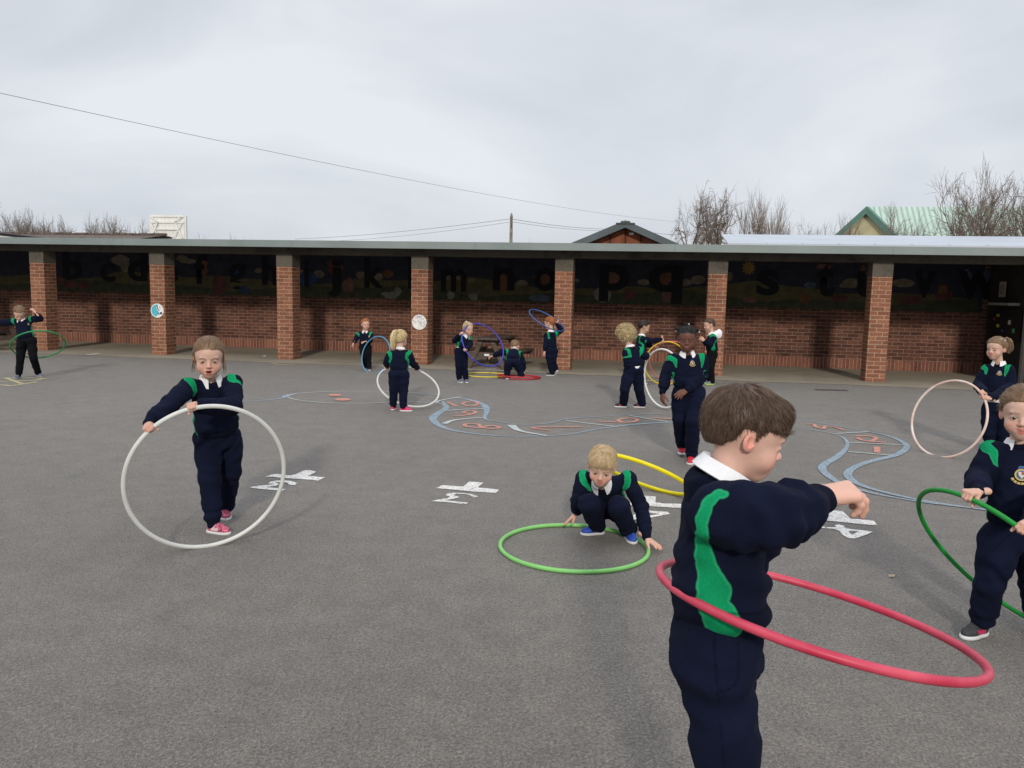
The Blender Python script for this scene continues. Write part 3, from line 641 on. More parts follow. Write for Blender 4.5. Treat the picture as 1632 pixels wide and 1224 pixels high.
b = MB(); k_ = (zz1-zz0)/L0
def sb(x, z): return z+k_*x
for (za_, zb_, mi, yy) in ((-0.05, 0.0, 0, -0.05), (-0.13, -0.05, 1, 0.0)):
    b.face([(-3, yy, sb(-3, zz0)+za_), (L0*1.1, yy, sb(L0*1.1, zz0)+za_), (L0*1.1, yy, sb(L0*1.1, zz0)+zb_), (-3, yy, sb(-3, zz0)+zb_)], None, mi)
    b.face([(-3, yy, sb(-3, zz0)+zb_), (L0*1.1, yy, sb(L0*1.1, zz0)+zb_), (L0*1.1, 1.5, sb(L0*1.1, zz0)+zb_), (-3, 1.5, sb(-3, zz0)+zb_)], None, mi)
b.box(-3, L0*0.6, 0.1, 1.4, 0, zz1-0.2, 1); b.build('roof_edge', [M['black'], M['white']], db, uv=False)

# white boarded hatch
t4 = 28.0
wx, wy = at(268, 400, t4)[:2]; ww = 56*t4/CF; zt, zb_ = zat(268, 343.5, t4), zat(268, 384, t4)
ht = tag(empty('white_boarded_screen', (wx, wy, 0), YAW*0.6), 'white boarded timber screen with diagonal braces above the shelter roof', 'screen')
b = MB(); nb_ = 9
for i in range(nb_): x = -ww/2+i*ww/nb_; b.box(x+0.002, x+ww/nb_-0.002, 0, 0.03, zb_-1.2, zt)
b.build('boards', M['white'], ht)
def bar(p, q, wd, y, name='brace'):
    b = MB(); p, q = np.array([p[0], y, p[1]]), np.array([q[0], y, q[1]]); d = q-p; b.obox((p+q)/2, d, (0, 1, 0), np.cross(d, (0, 1, 0)), np.linalg.norm(d)/2, 0.015, wd); return b.build(name, M['white'], ht)
H_ = zt-zb_
for z_ in (zt-0.03, zt-H_*0.27, zb_+0.06): bar((-ww/2, z_), (ww/2, z_), 0.035, -0.017, 'rail')
bar((-ww*0.33, zb_+H_*.45), (ww*.33, zb_+H_*.45), .02, -.045, 'rail')
for s_ in (-1, 1):
    bar((s_*ww*0.46, zb_+.1), (s_*ww*.26, zt-H_*.27), .022, -.062); bar((s_*ww*0.46, zt-H_*.3), (s_*ww*.22, zb_+.1), .012, -.09); bar((s_*ww*.46, zt-.04), (s_*ww*.25, zt-H_*.27), .018, -.118)
for s_ in (-1, 1): b = MB(); b.box(s_*ww/2-.05, s_*ww/2+.05, 0.031, .12, 0, zt-.02); b.build('post', M['white'], ht)

# telegraph pole and wires
pm = simple('pole_wood', (0.25, 0.22, 0.18), 0.85, 0.3, 4)
tp = 40.0; pp_ = at(814, 400, tp); pz = zat(814, 340, tp)
pole = tag(empty('telegraph_pole', (pp_[0], pp_[1], 0)), 'single weathered timber telegraph pole behind the shelter roof', 'pole')
b = MB(); b.tube([(0, 0, 0), (0, 0, pz-0.18), (0, 0, pz)], [0.10, 0.075, 0.03], 10); b.build('pole_shaft', pm, pole, True, False)
b = MB(); b.tube([(-0.02, -.09, pz-0.2), (0.02, -.09, pz-0.75)], 0.015, 6); b.build('bracket', M['black'], pole, True, False)
M['wire_grey'] = simple('wire_grey', (0.10, 0.10, 0.11), 0.6, 0.1)
def wire(label, pts, sag, r=0.012, name='overhead_wire', group=None):
    A_, B_ = np.array(pts[0]), np.array(pts[1]); b = MB(); P = []
    for i in range(31):
        s_ = i/30; p = A_+(B_-A_)*s_; p = p-np.array([0, 0, sag*4*s_*(1-s_)]); P.append(p)
    b.tube(P, r, 4); tag(b.build(name, M['wire_grey'], None, True, False), label, 'wire', group)
wire('long overhead wire slanting down across the whole sky', (at(-60, 135, 14.0), at(1085, 354, 52)), 0.35, 0.0045)
wire('upper wire running left from the telegraph pole', (at(470, 381, 60), at(812, 349, tp)), 0.15, 0.010)
wire('lower wire running left from the telegraph pole', (at(530, 384, 60), at(812, 354, tp)), 0.15, 0.008)
wire('upper wire running right from the telegraph pole', (at(816, 349, tp), at(985, 365, 60)), 0.15, 0.010)
wire('lower wire running right from the telegraph pole', (at(816, 353.5, tp), at(975, 368, 60)), 0.12, 0.008)
wire('short wire between the brown hut roof and the bare trees', (at(1035, 370, 48), at(1085, 374, 60)), 0.05, 0.010)

# ---------------------------------------------------------------- bare trees
bark = simple('bare_bark', (0.15, 0.12, 0.095), 0.9, 0.3, 3)
twig = simple('bare_twig', (0.23, 0.185, 0.15), 0.9, 0.25, 3)
def tree(u, vtop, t, width_px, style, label, seed, group=None, vbase=400):
    rn = random.Random(seed); base = at(u, vbase, t); x, y = base[0], base[1]; top = zat(u, vtop, t); Wd = width_px*t/CF/2
    e = tag(empty('bare_tree', (x, y, 0)), label, 'tree', group)
    tr = MB(); cr_ = MB()
    def rv(): return np.array([rn.gauss(0, 1), rn.gauss(0, 1), rn.gauss(0, 1)])
    def grow(p, d, L, r, lev, mb):
        n = 4; P = [p]; q = p.copy(); dd = d.copy()
        for i in range(n):
            dd = dd+rv()*(0.16 if style != 'upright' else 0.06)
            if style == 'spread': dd[2] += 0.05
            if style == 'upright': dd[2] += 0.12
            if style == 'gnarled': dd = dd+rv()*0.16
            dd /= np.linalg.norm(dd); q = q+dd*L/n; P.append(q.copy())
        mb.tube(P, [r*(1-0.5*i/n) for i in range(n+1)], 3 if lev > 1 else 5, cap=False)
        if lev >= 4 or L < 0.22: return
        nb = {0: 5, 1: 5, 2: 4, 3: 3}[lev] if style != 'upright' else {0: 5, 1: 5, 2: 4, 3: 3}[lev]
        for k in range(nb):
            s_ = rn.uniform(0.35, 1.0) if k else 1.0; i = min(int(s_*n), n-1); f = s_*n-i; pp = P[i]*(1-f)+P[i+1]*f
            ang = {'spread': 0.62, 'upright': 0.26, 'gnarled': 0.75}[style]*rn.uniform(0.5, 1.3)
            ax = np.cross(dd, rv()); ax /= np.linalg.norm(ax); nd = dd*math.cos(ang)+ax*math.sin(ang)
            if style == 'spread' and lev < 2: nd[0] *= 1.35
            nd[1] *= 0.8; nd /= np.linalg.norm(nd)
            grow(pp, nd, L*rn.uniform(0.52, 0.82), max(r*0.5, 0.009), lev+1, cr_)
    H = top
    if style == 'upright':
        for k in range(9):
            a = rn.uniform(-1, 1); grow(np.array([a*Wd*0.35, rn.uniform(-.5, .5), H*0.3]), np.array([a*0.22, rn.uniform(-.1, .1), 1.0]), H*0.40*rn.uniform(.8, 1.1), 0.05, 1, cr_)
        tr.tube([(0, 0, 0), (0, 0, H*0.32)], [0.3, 0.22], 8)
    elif style == 'gnarled':
        tr.tube([(0, 0, 0), (0.05, 0, H*0.35)], [0.34, 0.26], 8)
        for a in (-0.45, -0.15, 0.2, 0.5): grow(np.array([a*0.3, 0, H*0.33]), np.array([a*0.9, rn.uniform(-.2, .2), 1.0])/1.2, H*0.30, 0.15, 0, cr_)
    else:
        tr.tube([(0, 0, 0), (0.03, 0.02, H*0.3)], [0.22, 0.16], 8)
        for k in range(6):
            a = (k-2.5)/2.5; grow(np.array([a*0.12, 0, H*0.28]), np.array([a*0.95, rn.uniform(-.4, .4), 1.0]), H*0.30*rn.uniform(0.85, 1.1), 0.085, 0, cr_)
    V = np.array(cr_.V); zmax = np.percentile(V[:, 2], 99.9); kz = (H-H*0.3)/(zmax-H*0.3); V[:, 2] = H*0.3+(V[:, 2]-H*0.3)*np.where(V[:, 2] > H*0.3, kz, 1)
    xm = np.percentile(np.abs(V[:, 0]), 98); V[:, 0] *= Wd/xm
    cr_.V = [tuple(v) for v in V.tolist()]
    tr.build('trunk', bark, e, True, False); cr_.build('crown', twig, e, True, False)
    return e
G_ = 'bare winter trees beyond the roofs'
tree(1103, 299, 44, 70, 'gnarled', 'bare gnarled tree immediately right of the brown hut', 1, G_)
tree(1142, 300, 45, 72, 'gnarled', 'bare gnarled tree second from the brown hut', 2, G_)
tree(1207, 298, 40, 70, 'upright', 'bare upright tree with tall straight shoots above the pale roof', 3, G_)
tree(1240, 318, 41, 60, 'upright', 'smaller bare tree with straight shoots right of the tall one', 4, G_)
tree(1290, 352, 42, 60, 'spread', 'low bare bush between the straight tree and the green roof', 5, G_)
tree(1345, 345, 38, 60, 'spread', 'low bare tree in front of the cream gable', 6, G_)
tree(1420, 332, 36, 100, 'spread', 'low spreading bare tree in front of the green roof', 7, G_)
tree(1556, 262, 34, 165, 'spread', 'tall spreading bare tree in front of the green roof at right', 8, G_)
tree(1625, 285, 35, 110, 'spread', 'bare tree cut by the right edge of the photo', 9, G_)
tree(27, 336, 40, 46, 'spread', 'leftmost bare tree above the tiled outbuilding', 10, G_)
tree(62, 335, 40, 46, 'spread', 'second bare tree from the left above the tiled outbuilding', 11, G_)
tree(90, 344, 40, 34, 'spread', 'third bare tree from the left above the tiled outbuilding', 12, G_)
tree(122, 355, 42, 46, 'spread', 'low bare tree fourth from the left above the tiled outbuilding', 13, G_)
tree(172, 343, 40, 48, 'spread', 'bare tree standing alone above the middle of the tiled roof', 14, G_)
tree(222, 350, 42, 42, 'spread', 'bare tree immediately left of the white boarded screen', 15, G_)
tree(318, 374, 70, 36, 'spread', 'faint treetop just right of the white boarded screen', 16, G_)
tree(384, 374, 70, 36, 'spread', 'faint treetop second to the right of the white screen', 17, G_)
tree(847, 382, 60, 20, 'spread', 'tiny treetop between the telegraph pole and the brown hut', 18, G_)

# ================================================================ people engine
def nrm(v): v = np.asarray(v, float); return v/(np.linalg.norm(v)+1e-12)
def seg_cone(a, b, ra, rb, flat=None, ff=1.0):
    a, b = np.asarray(a, float), np.asarray(b, float); r = max(ra, rb)*(max(1.0, 1/ff) if flat is not None else 1)
    lo, hi = np.minimum(a, b)-r, np.maximum(a, b)+r; ab = b-a; L2 = ab @ ab+1e-12
    def f(X, Y, Z):
        px, py, pz = X-a[0], Y-a[1], Z-a[2]; t = np.clip((px*ab[0]+py*ab[1]+pz*ab[2])/L2, 0, 1)
        dx, dy, dz = px-t*ab[0], py-t*ab[1], pz-t*ab[2]
        if flat is not None:
            fl_ = np.asarray(flat, float); k = (dx*fl_[0]+dy*fl_[1]+dz*fl_[2])*(1/ff-1); dx, dy, dz = dx+k*fl_[0], dy+k*fl_[1], dz+k*fl_[2]
            return (np.sqrt(dx*dx+dy*dy+dz*dz)-(ra+(rb-ra)*t))*min(1, ff)
        return np.sqrt(dx*dx+dy*dy+dz*dz)-(ra+(rb-ra)*t)
    return f, lo, hi
def ell(c, r, A=None):
    c = np.asarray(c, float); A = np.eye(3) if A is None else np.asarray(A, float); R = max(r)
    def f(X, Y, Z):
        px, py, pz = X-c[0], Y-c[1], Z-c[2]
        q = [(px*A[i][0]+py*A[i][1]+pz*A[i][2])/r[i] for i in range(3)]
        k0 = np.sqrt(q[0]**2+q[1]**2+q[2]**2); k1 = np.sqrt((q[0]/r[0])**2+(q[1]/r[1])**2+(q[2]/r[2])**2)
        return k0*(k0-1)/(k1+1e-9)
    return f, c-R, c+R
def loft(a, b, X, prof):
    """elliptic column from a to b; X = its sideways axis; prof = [(t, rx, ry, yoffset)]"""
    a, b = np.asarray(a, float), np.asarray(b, float); L = np.linalg.norm(b-a); Zx = (b-a)/L; Xx = nrm(X-Zx*(np.asarray(X) @ Zx)); Yx = np.cross(Zx, Xx)
    T = [p[0] for p in prof]; RX = [p[1] for p in prof]; RY = [p[2] for p in prof]; YO = [p[3] if len(p) > 3 else 0 for p in prof]
    R = max(RX+RY)+0.02; lo, hi = np.minimum(a, b)-R, np.maximum(a, b)+R
    def f(Xg, Yg, Zg):
        px, py, pz = Xg-a[0], Yg-a[1], Zg-a[2]; z = px*Zx[0]+py*Zx[1]+pz*Zx[2]; t = np.clip(z/L, 0, 1)
        rx, ry, yo = np.interp(t, T, RX), np.interp(t, T, RY), np.interp(t, T, YO)
        x = px*Xx[0]+py*Xx[1]+pz*Xx[2]; y = px*Yx[0]+py*Yx[1]+pz*Yx[2]-yo
        d = (np.sqrt((x/rx)**2+(y/ry)**2)-1)*np.minimum(rx, ry); dz = np.maximum(-z, z-L)
        return np.where(dz > 0, np.sqrt(np.maximum(d, 0)**2+dz**2), np.maximum(d, dz))
    return f, lo, hi
def chain(pts, rad, k=0.012, flat=None, ff=1.0):
    return [('u', seg_cone(pts[i], pts[i+1], rad[i], rad[i+1], flat, ff), k) for i in range(len(pts)-1)]
def U(p, k=0.01): return ('u', p, k)
def Sb(p, k=0.004): return ('s', p, k)
def surf(prims, vox, clip=None):
    lo = np.min([p[1][1] for p in prims if p[0] == 'u'], 0)-3*vox-0.01; hi = np.max([p[1][2] for p in prims if p[0] == 'u'], 0)+3*vox+0.01
    n = np.ceil((hi-lo)/vox).astype(int)+1; F = np.full(n, 0.2, np.float32)
    ax = [lo[i]+vox*np.arange(n[i]) for i in range(3)]
    for op, (fn, l, h), k in prims:
        mgn = k*1.3+3*vox+0.005
        i0 = np.clip(np.floor((l-mgn-lo)/vox).astype(int), 0, n-1); i1 = np.clip(np.ceil((h+mgn-lo)/vox).astype(int)+1, 1, n)
        if (i1 <= i0).any(): continue
        sl = tuple(slice(i0[i], i1[i]) for i in range(3)); X, Y, Z = np.meshgrid(*(ax[i][sl[i]] for i in range(3)), indexing='ij', sparse=True)
        d = fn(X, Y, Z).astype(np.float32); f = F[sl]; kk = max(k, 1e-5)
        if op == 'u': hh = np.clip(0.5+0.5*(f-d)/kk, 0, 1); F[sl] = f*(1-hh)+d*hh-kk*hh*(1-hh)
        elif op == 's': d = -d; hh = np.clip(0.5-0.5*(f-d)/kk, 0, 1); F[sl] = f*(1-hh)+d*hh+kk*hh*(1-hh)
        elif op == 'i': hh = np.clip(0.5-0.5*(f-d)/kk, 0, 1); F[sl] = f*(1-hh)+d*hh+kk*hh*(1-hh)
    S = F < 0; nx_, ny, nz_ = n
    c = [S[i:nx_-1+i, j:ny-1+j, k:nz_-1+k] for i in (0, 1) for j in (0, 1) for k in (0, 1)]
    cnt = sum(q.astype(np.int8) for q in c); act = (cnt > 0) & (cnt < 8); idx = np.full(act.shape, -1, np.int64); I = np.argwhere(act); idx[act] = np.arange(len(I))
    if len(I) == 0: return np.zeros((0, 3)), np.zeros((0, 4), int)
    acc = np.zeros((len(I), 3)); num = np.zeros(len(I)); fv = {}
    for i in (0, 1):
        for j in (0, 1):
            for k in (0, 1): fv[i, j, k] = F[I[:, 0]+i, I[:, 1]+j, I[:, 2]+k]
    for axis in range(3):
        for p in (0, 1):
            for q in (0, 1):
                a = [p, q]; a.insert(axis, 0); b = list(a); b[axis] = 1; fa, fb = fv[tuple(a)], fv[tuple(b)]
                mk = (fa < 0) != (fb < 0); t = np.where(mk, fa/(fa-fb+1e-12), 0); P = np.tile(np.array(a, float), (len(I), 1)); P[:, axis] = t
                acc += P*mk[:, None]; num += mk
    V = lo+vox*(I+acc/num[:, None]); Fs = []
    for axis in range(3):
        sa = [slice(None)]*3; sb_ = [slice(None)]*3; sa[axis] = slice(0, -1); sb_[axis] = slice(1, None)
        A_, B_ = S[tuple(sa)], S[tuple(sb_)]; E_ = np.argwhere(A_ != B_); flip = B_[tuple(E_.T)]
        u_, v_ = (axis+1) % 3, (axis+2) % 3; ok = (E_[:, u_] > 0) & (E_[:, v_] > 0); E_ = E_[ok]; flip = flip[ok]
        def g(du, dv):
            e = E_.copy(); e[:, u_] -= du; e[:, v_] -= dv; return idx[tuple(np.minimum(e, np.array(idx.shape)-1).T)]
        Q = np.stack([g(1, 1), g(0, 1), g(0, 0), g(1, 0)], 1); Q[flip] = Q[flip][:, ::-1]; Fs.append(Q[(Q >= 0).all(1)])
    return V, np.concatenate(Fs)
def vnormals(V, F):
    a = V[F[:, 1]]-V[F[:, 0]]; b = V[F[:, 2]]-V[F[:, 0]]; n = np.cross(a, b); N_ = np.zeros_like(V)
    for k in range(4): np.add.at(N_, F[:, k], n)
    return N_/(np.linalg.norm(N_, axis=1, keepdims=True)+1e-12)
def relax(V, F, it=2, lam=0.5):
    e = np.concatenate([F[:, [0, 1]], F[:, [1, 2]], F[:, [2, 3]], F[:, [3, 0]]]); e = np.concatenate([e, e[:, ::-1]]); c = np.bincount(e[:, 0], minlength=len(V))[:, None]+1e-9
    for _ in range(it):
        A_ = np.stack([np.bincount(e[:, 0], V[e[:, 1], k], len(V)) for k in range(3)], 1)/c; V = V+(A_-V)*lam
    return V
def wob(P, freq, seed, n=5):
    """smooth pseudo noise in [-1,1]"""
    rn = np.random.RandomState(seed); s = 0
    Q = P+0.25/freq*np.stack([np.sin(P @ (rn.randn(3)*freq*0.6)+rn.rand()*6) for _ in range(3)], 1)
    for _ in range(n): d = rn.randn(3); d /= np.linalg.norm(d); s = s+np.sin(Q @ (d*freq*rn.uniform(.7, 1.5))+rn.rand()*6.28)
    return s/n
def np_mesh(name, V, F, mats, parent=None, attrs=None, col=None, midx=None):
    me = bpy.data.meshes.new(name); F = np.asarray(F); V = np.asarray(V, np.float32); k = F.shape[1]
    me.vertices.add(len(V)); me.vertices.foreach_set('co', V.ravel()); me.loops.add(F.size); me.loops.foreach_set('vertex_index', F.ravel().astype(np.int32))
    me.polygons.add(len(F)); me.polygons.foreach_set('loop_start', np.arange(0, F.size, k, dtype=np.int32)); me.polygons.foreach_set('loop_total', np.full(len(F), k, np.int32))
    me.polygons.foreach_set('use_smooth', np.ones(len(F), bool))
    if not isinstance(mats, (list, tuple)): mats = [mats]
    for x in mats: me.materials.append(x)
    if midx is not None: me.polygons.foreach_set('material_index', np.asarray(midx, np.int32))
    for an, av in (attrs or {}).items(): a = me.attributes.new(an, 'FLOAT', 'POINT'); a.data.foreach_set('value', np.asarray(av, np.float32))
    if col is not None:
        a = me.color_attributes.new('Col', 'FLOAT_COLOR', 'POINT'); a.data.foreach_set('color', np.concatenate([col, np.ones((len(V), 1))], 1).astype(np.float32).ravel())
    me.update(calc_edges=True); me.validate()
    return link(bpy.data.objects.new(name, me), parent)

# ---- cloth and skin materials
def cloth_mat(name, base, panel=None, rough=0.95, weave=900, sheen=0.04, seam=False):
    mt, nt, b = new_mat(name, rough, base, 0.10, 0, sheen); v = coords(nt)
    b.inputs['Sheen Tint'].default_value = (*[min(1, x*6+0.1) for x in base], 1)
    c = ramp(nt, noise(nt, v, 5, 4, 0.6), [(0.3, tuple(x*0.75 for x in base)), (0.7, tuple(x*1.3 for x in base))])
    if panel:
        at_ = N(nt, 'ShaderNodeAttribute', attribute_name='panel')
        f1 = ramp(nt, at_.outputs['Fac'], [(0.4990, g3(1)), (0.5002, g3(0))]); f2 = ramp(nt, at_.outputs['Fac'], [(0.5022, g3(1)), (0.5034, g3(0))])
        c = mixc(nt, f2, c, tuple(min(1, x*1.25+0.02) for x in panel)); 
        pc = ramp(nt, noise(nt, v, 7, 4), [(0.3, tuple(x*0.85 for x in panel)), (0.7, tuple(x*1.12 for x in panel))]); c = mixc(nt, f1, c, pc)
    rb = N(nt, 'ShaderNodeAttribute', attribute_name='rib')
    if panel or seam: c = mixc(nt, 1.0, c, ramp(nt, rb.outputs['Fac'], [(0.0, g3(0.80)), (0.4982, g3(0.80)), (0.4990, g3(0.40)), (0.5005, g3(0.40)), (0.5015, g3(1.0))]) if panel else ramp(nt, rb.outputs['Fac'], [(0.5008, g3(0.45)), (0.5022, g3(1.0))]), 'MULTIPLY')
    c = mixc(nt, 0.5, c, ramp(nt, noise(nt, v, weave*0.4, 2, 0.8), [(0.3, g3(0.6)), (0.7, g3(1.35))]), 'MULTIPLY')
    nt.links.new(c, b.inputs['Base Color']); bump(nt, b, noise(nt, v, weave*0.3, 3, 0.8), 0.35, 0.0015)
    return mt
NAVY = (0.0050, 0.0070, 0.0200); GREEN = (0.005, 0.270, 0.105)
M['jumper'] = cloth_mat('navy_jumper_cloth', NAVY, GREEN)
M['trousers'] = cloth_mat('navy_trouser_cloth', (0.0052, 0.0074, 0.0215), seam=True)
M['trousers_dark'] = cloth_mat('charcoal_trouser_cloth', (0.006, 0.0065, 0.0090), seam=True)
M['collar'] = simple('white_collar_cotton', (0.80, 0.80, 0.82), 0.85, 0.05, 20)
def skin_mat():
    mt, nt, b = new_mat('skin', 0.55, (0.6, 0.4, 0.3), 0.35)
    a = N(nt, 'ShaderNodeAttribute', attribute_name='Col'); v = coords(nt)
    c = mixc(nt, 0.5, a.outputs['Color'], ramp(nt, noise(nt, v, 60, 5, 0.7), [(0.3, g3(0.88)), (0.7, g3(1.10))]), 'MULTIPLY')
    nt.links.new(c, b.inputs['Base Color']); b.inputs['Subsurface Weight'].default_value = 0.12; b.inputs['Subsurface Radius'].default_value = (1.0, 0.35, 0.2); b.inputs['Subsurface Scale'].default_value = 0.008
    c2 = mixc(nt, 0.35, c, ramp(nt, noise(nt, v, 22, 3, .6), [(0.3, (1.0, .86, .82)), (0.7, (1.0, 1.05, 1.06))]), 'MULTIPLY'); nt.links.new(c2, b.inputs['Base Color']); bump(nt, b, noise(nt, v, 320, 3), 0.22, 0.0012); return mt
M['skin'] = skin_mat()
def hair_mat(name, c0, c1, rough=0.5):
    mt, nt, b = new_mat(name, rough, c0, 0.35); a = N(nt, 'ShaderNodeAttribute', attribute_name='tone')
    c = ramp(nt, a.outputs['Fac'], [(0.0, c0), (1.0, c1)]); c = mixc(nt, 0.6, c, ramp(nt, noise(nt, coords(nt), 90, 4, .7), [(0.3, g3(0.7)), (0.7, g3(1.25))]), 'MULTIPLY')
    nt.links.new(c, b.inputs['Base Color']); return mt
HM = {'brown': hair_mat('brown_hair', (0.045, 0.027, 0.018), (0.20, 0.13, 0.088)), 'black': hair_mat('black_hair', (0.006, 0.005, 0.005), (0.022, 0.018, 0.017)), 'blond': hair_mat('blond_hair', (0.36, 0.24, 0.12), (0.74, 0.58, 0.36)),
      'pale_blond': hair_mat('pale_blond_hair', (0.42, 0.30, 0.14), (0.74, 0.60, 0.34)), 'bright_blond': hair_mat('bright_blond_hair', (0.46, 0.33, 0.15), (0.92, 0.78, 0.48)), 'ginger': hair_mat('ginger_hair', (0.26, 0.075, 0.02), (0.50, 0.20, 0.07)), 'light_brown': hair_mat('light_brown_hair', (0.15, 0.085, 0.045), (0.38, 0.25, 0.15)),
      'dark_brown': hair_mat('dark_brown_hair', (0.016, 0.010, 0.008), (0.05, 0.032, 0.024))}
M['eye_white'] = simple('eye_white', (0.42, 0.40, 0.39), 0.25, 0.03, 30, spec=0.5)
M['iris'] = simple('iris_brown', (0.07, 0.04, 0.025), 0.2, 0.2, 60, spec=0.6); M['iris_blue'] = simple('iris_blue', (0.10, 0.16, 0.22), 0.2, 0.2, 60, spec=0.6)
M['pupil'] = simple('pupil_black', (0.004, 0.004, 0.004), 0.1, 0.1, spec=0.8)

# ---- head in its own frame: x right hand side, y forward, z up, metres for a 0.21 m head
def head_prims(P, neck_local):
    mo = P.get('mouth', 'closed')
    pr = [U(ell((0, -0.008, 0.028), (0.071, 0.090, 0.076))), U(ell((0, 0.024, -0.030), (0.053, 0.056, 0.062)), 0.03), U(ell((0, 0.034, 0.030), (0.057, 0.050, 0.050)), 0.02),
          U(ell((0, 0.052, -0.080), (0.024, 0.022, 0.018)), 0.03), U(ell((0.031, 0.050, -0.040), (0.026, 0.025, 0.026)), 0.02), U(ell((-0.031, 0.050, -0.040), (0.026, 0.025, 0.026)), 0.02),
          U(ell((0.022, 0.073, 0.012), (0.020, 0.009, 0.007)), 0.012), U(ell((-0.022, 0.073, 0.012), (0.020, 0.009, 0.007)), 0.012),
          U(ell((0, 0.066, -0.058), (0.024, 0.019, 0.020)), 0.016)]
    for s in (-1, 1): pr.append(Sb(ell((s*0.0285, 0.094, -0.008), (0.016, 0.014, 0.011)), 0.010))
    for s in (-1, 1):
        pr.append(U(ell((s*0.0285, 0.0665, -0.0075), (0.0150, 0.0150, 0.0135)), 0.003))
        if P.get('eyes', 'open') == 'open' and P.get('near', 0) >= 2: pr.append(Sb(ell((s*0.0285, 0.0815, -0.0085), (0.0122, 0.008, 0.0036 if not P.get('squint') else 0.0026)), 0.0015))
    pr += [U(seg_cone((0, 0.076, 0.004), (0, 0.090, -0.026), 0.0060, 0.0085), 0.010), U(ell((0, 0.0925, -0.029), (0.0095, 0.0095, 0.0085)), 0.006),
           U(ell((0.0095, 0.0865, -0.032), (0.0062, 0.0075, 0.0060)), 0.004), U(ell((-0.0095, 0.0865, -0.032), (0.0062, 0.0075, 0.0060)), 0.004)]
    for s in (-1, 1): pr.append(Sb(ell((s*0.0052, 0.0905, -0.0375), (0.0026, 0.004, 0.0026)), 0.001))
    if mo == 'open':
        pr += [U(ell((0, 0.0830, -0.0500), (0.0180, 0.0070, 0.0045)), 0.005), U(ell((0, 0.0800, -0.0665), (0.0155, 0.0075, 0.0052)), 0.005), Sb(ell((0, 0.0860, -0.0580), (0.0145, 0.0130, 0.0048)), 0.002)]
    elif mo == 'smile':
        pr += [U(seg_cone((0, 0.0845, -0.0550), (s*0.0205, 0.0745, -0.0490), 0.0038, 0.0018), 0.004) for s in (-1, 1)]+[U(seg_cone((0, 0.0815, -0.0635), (s*0.0175, 0.0735, -0.0550), 0.0046, 0.0020), 0.004) for s in (-1, 1)]
        pr += [Sb(seg_cone((0, 0.0890, -0.0575), (s*0.0225, 0.0760, -0.0495), 0.0020, 0.0012), 0.0015) for s in (-1, 1)]
    else:
        pr += [U(ell((0, 0.0828, -0.0520), (0.0175, 0.0070, 0.0046)), 0.005), U(ell((0, 0.0805, -0.0620), (0.0150, 0.0075, 0.0054)), 0.005), Sb(seg_cone((-0.0175, 0.0840, -0.0570), (0.0175, 0.0840, -0.0570), 0.0013, 0.0013), 0.0015)]
    for s in (-1, 1):
        Ax = np.array([[1, 0.35*s, 0], [-0.35*s, 1, 0.18], [0, -0.18, 1]]); Ax = Ax/np.linalg.norm(Ax, axis=1, keepdims=True)
        pr += [U(ell((s*0.0715, -0.012, -0.010), (0.0060, 0.0145, 0.0205), Ax), 0.006), U(ell((s*0.0690, -0.003, -0.021), (0.0060, 0.0075, 0.0090), Ax), 0.006),
               Sb(ell((s*0.0768, -0.008, -0.006), (0.0060, 0.0085, 0.0130), Ax), 0.003), U(seg_cone((s*0.074, 0.001, -0.013), (s*0.0745, -0.006, -0.020), 0.0030, 0.0035), 0.002)]
    nl = np.array(neck_local); pr += [('u', seg_cone((0, -0.018, -0.030), nl, 0.037, 0.040), 0.018)]
    return pr
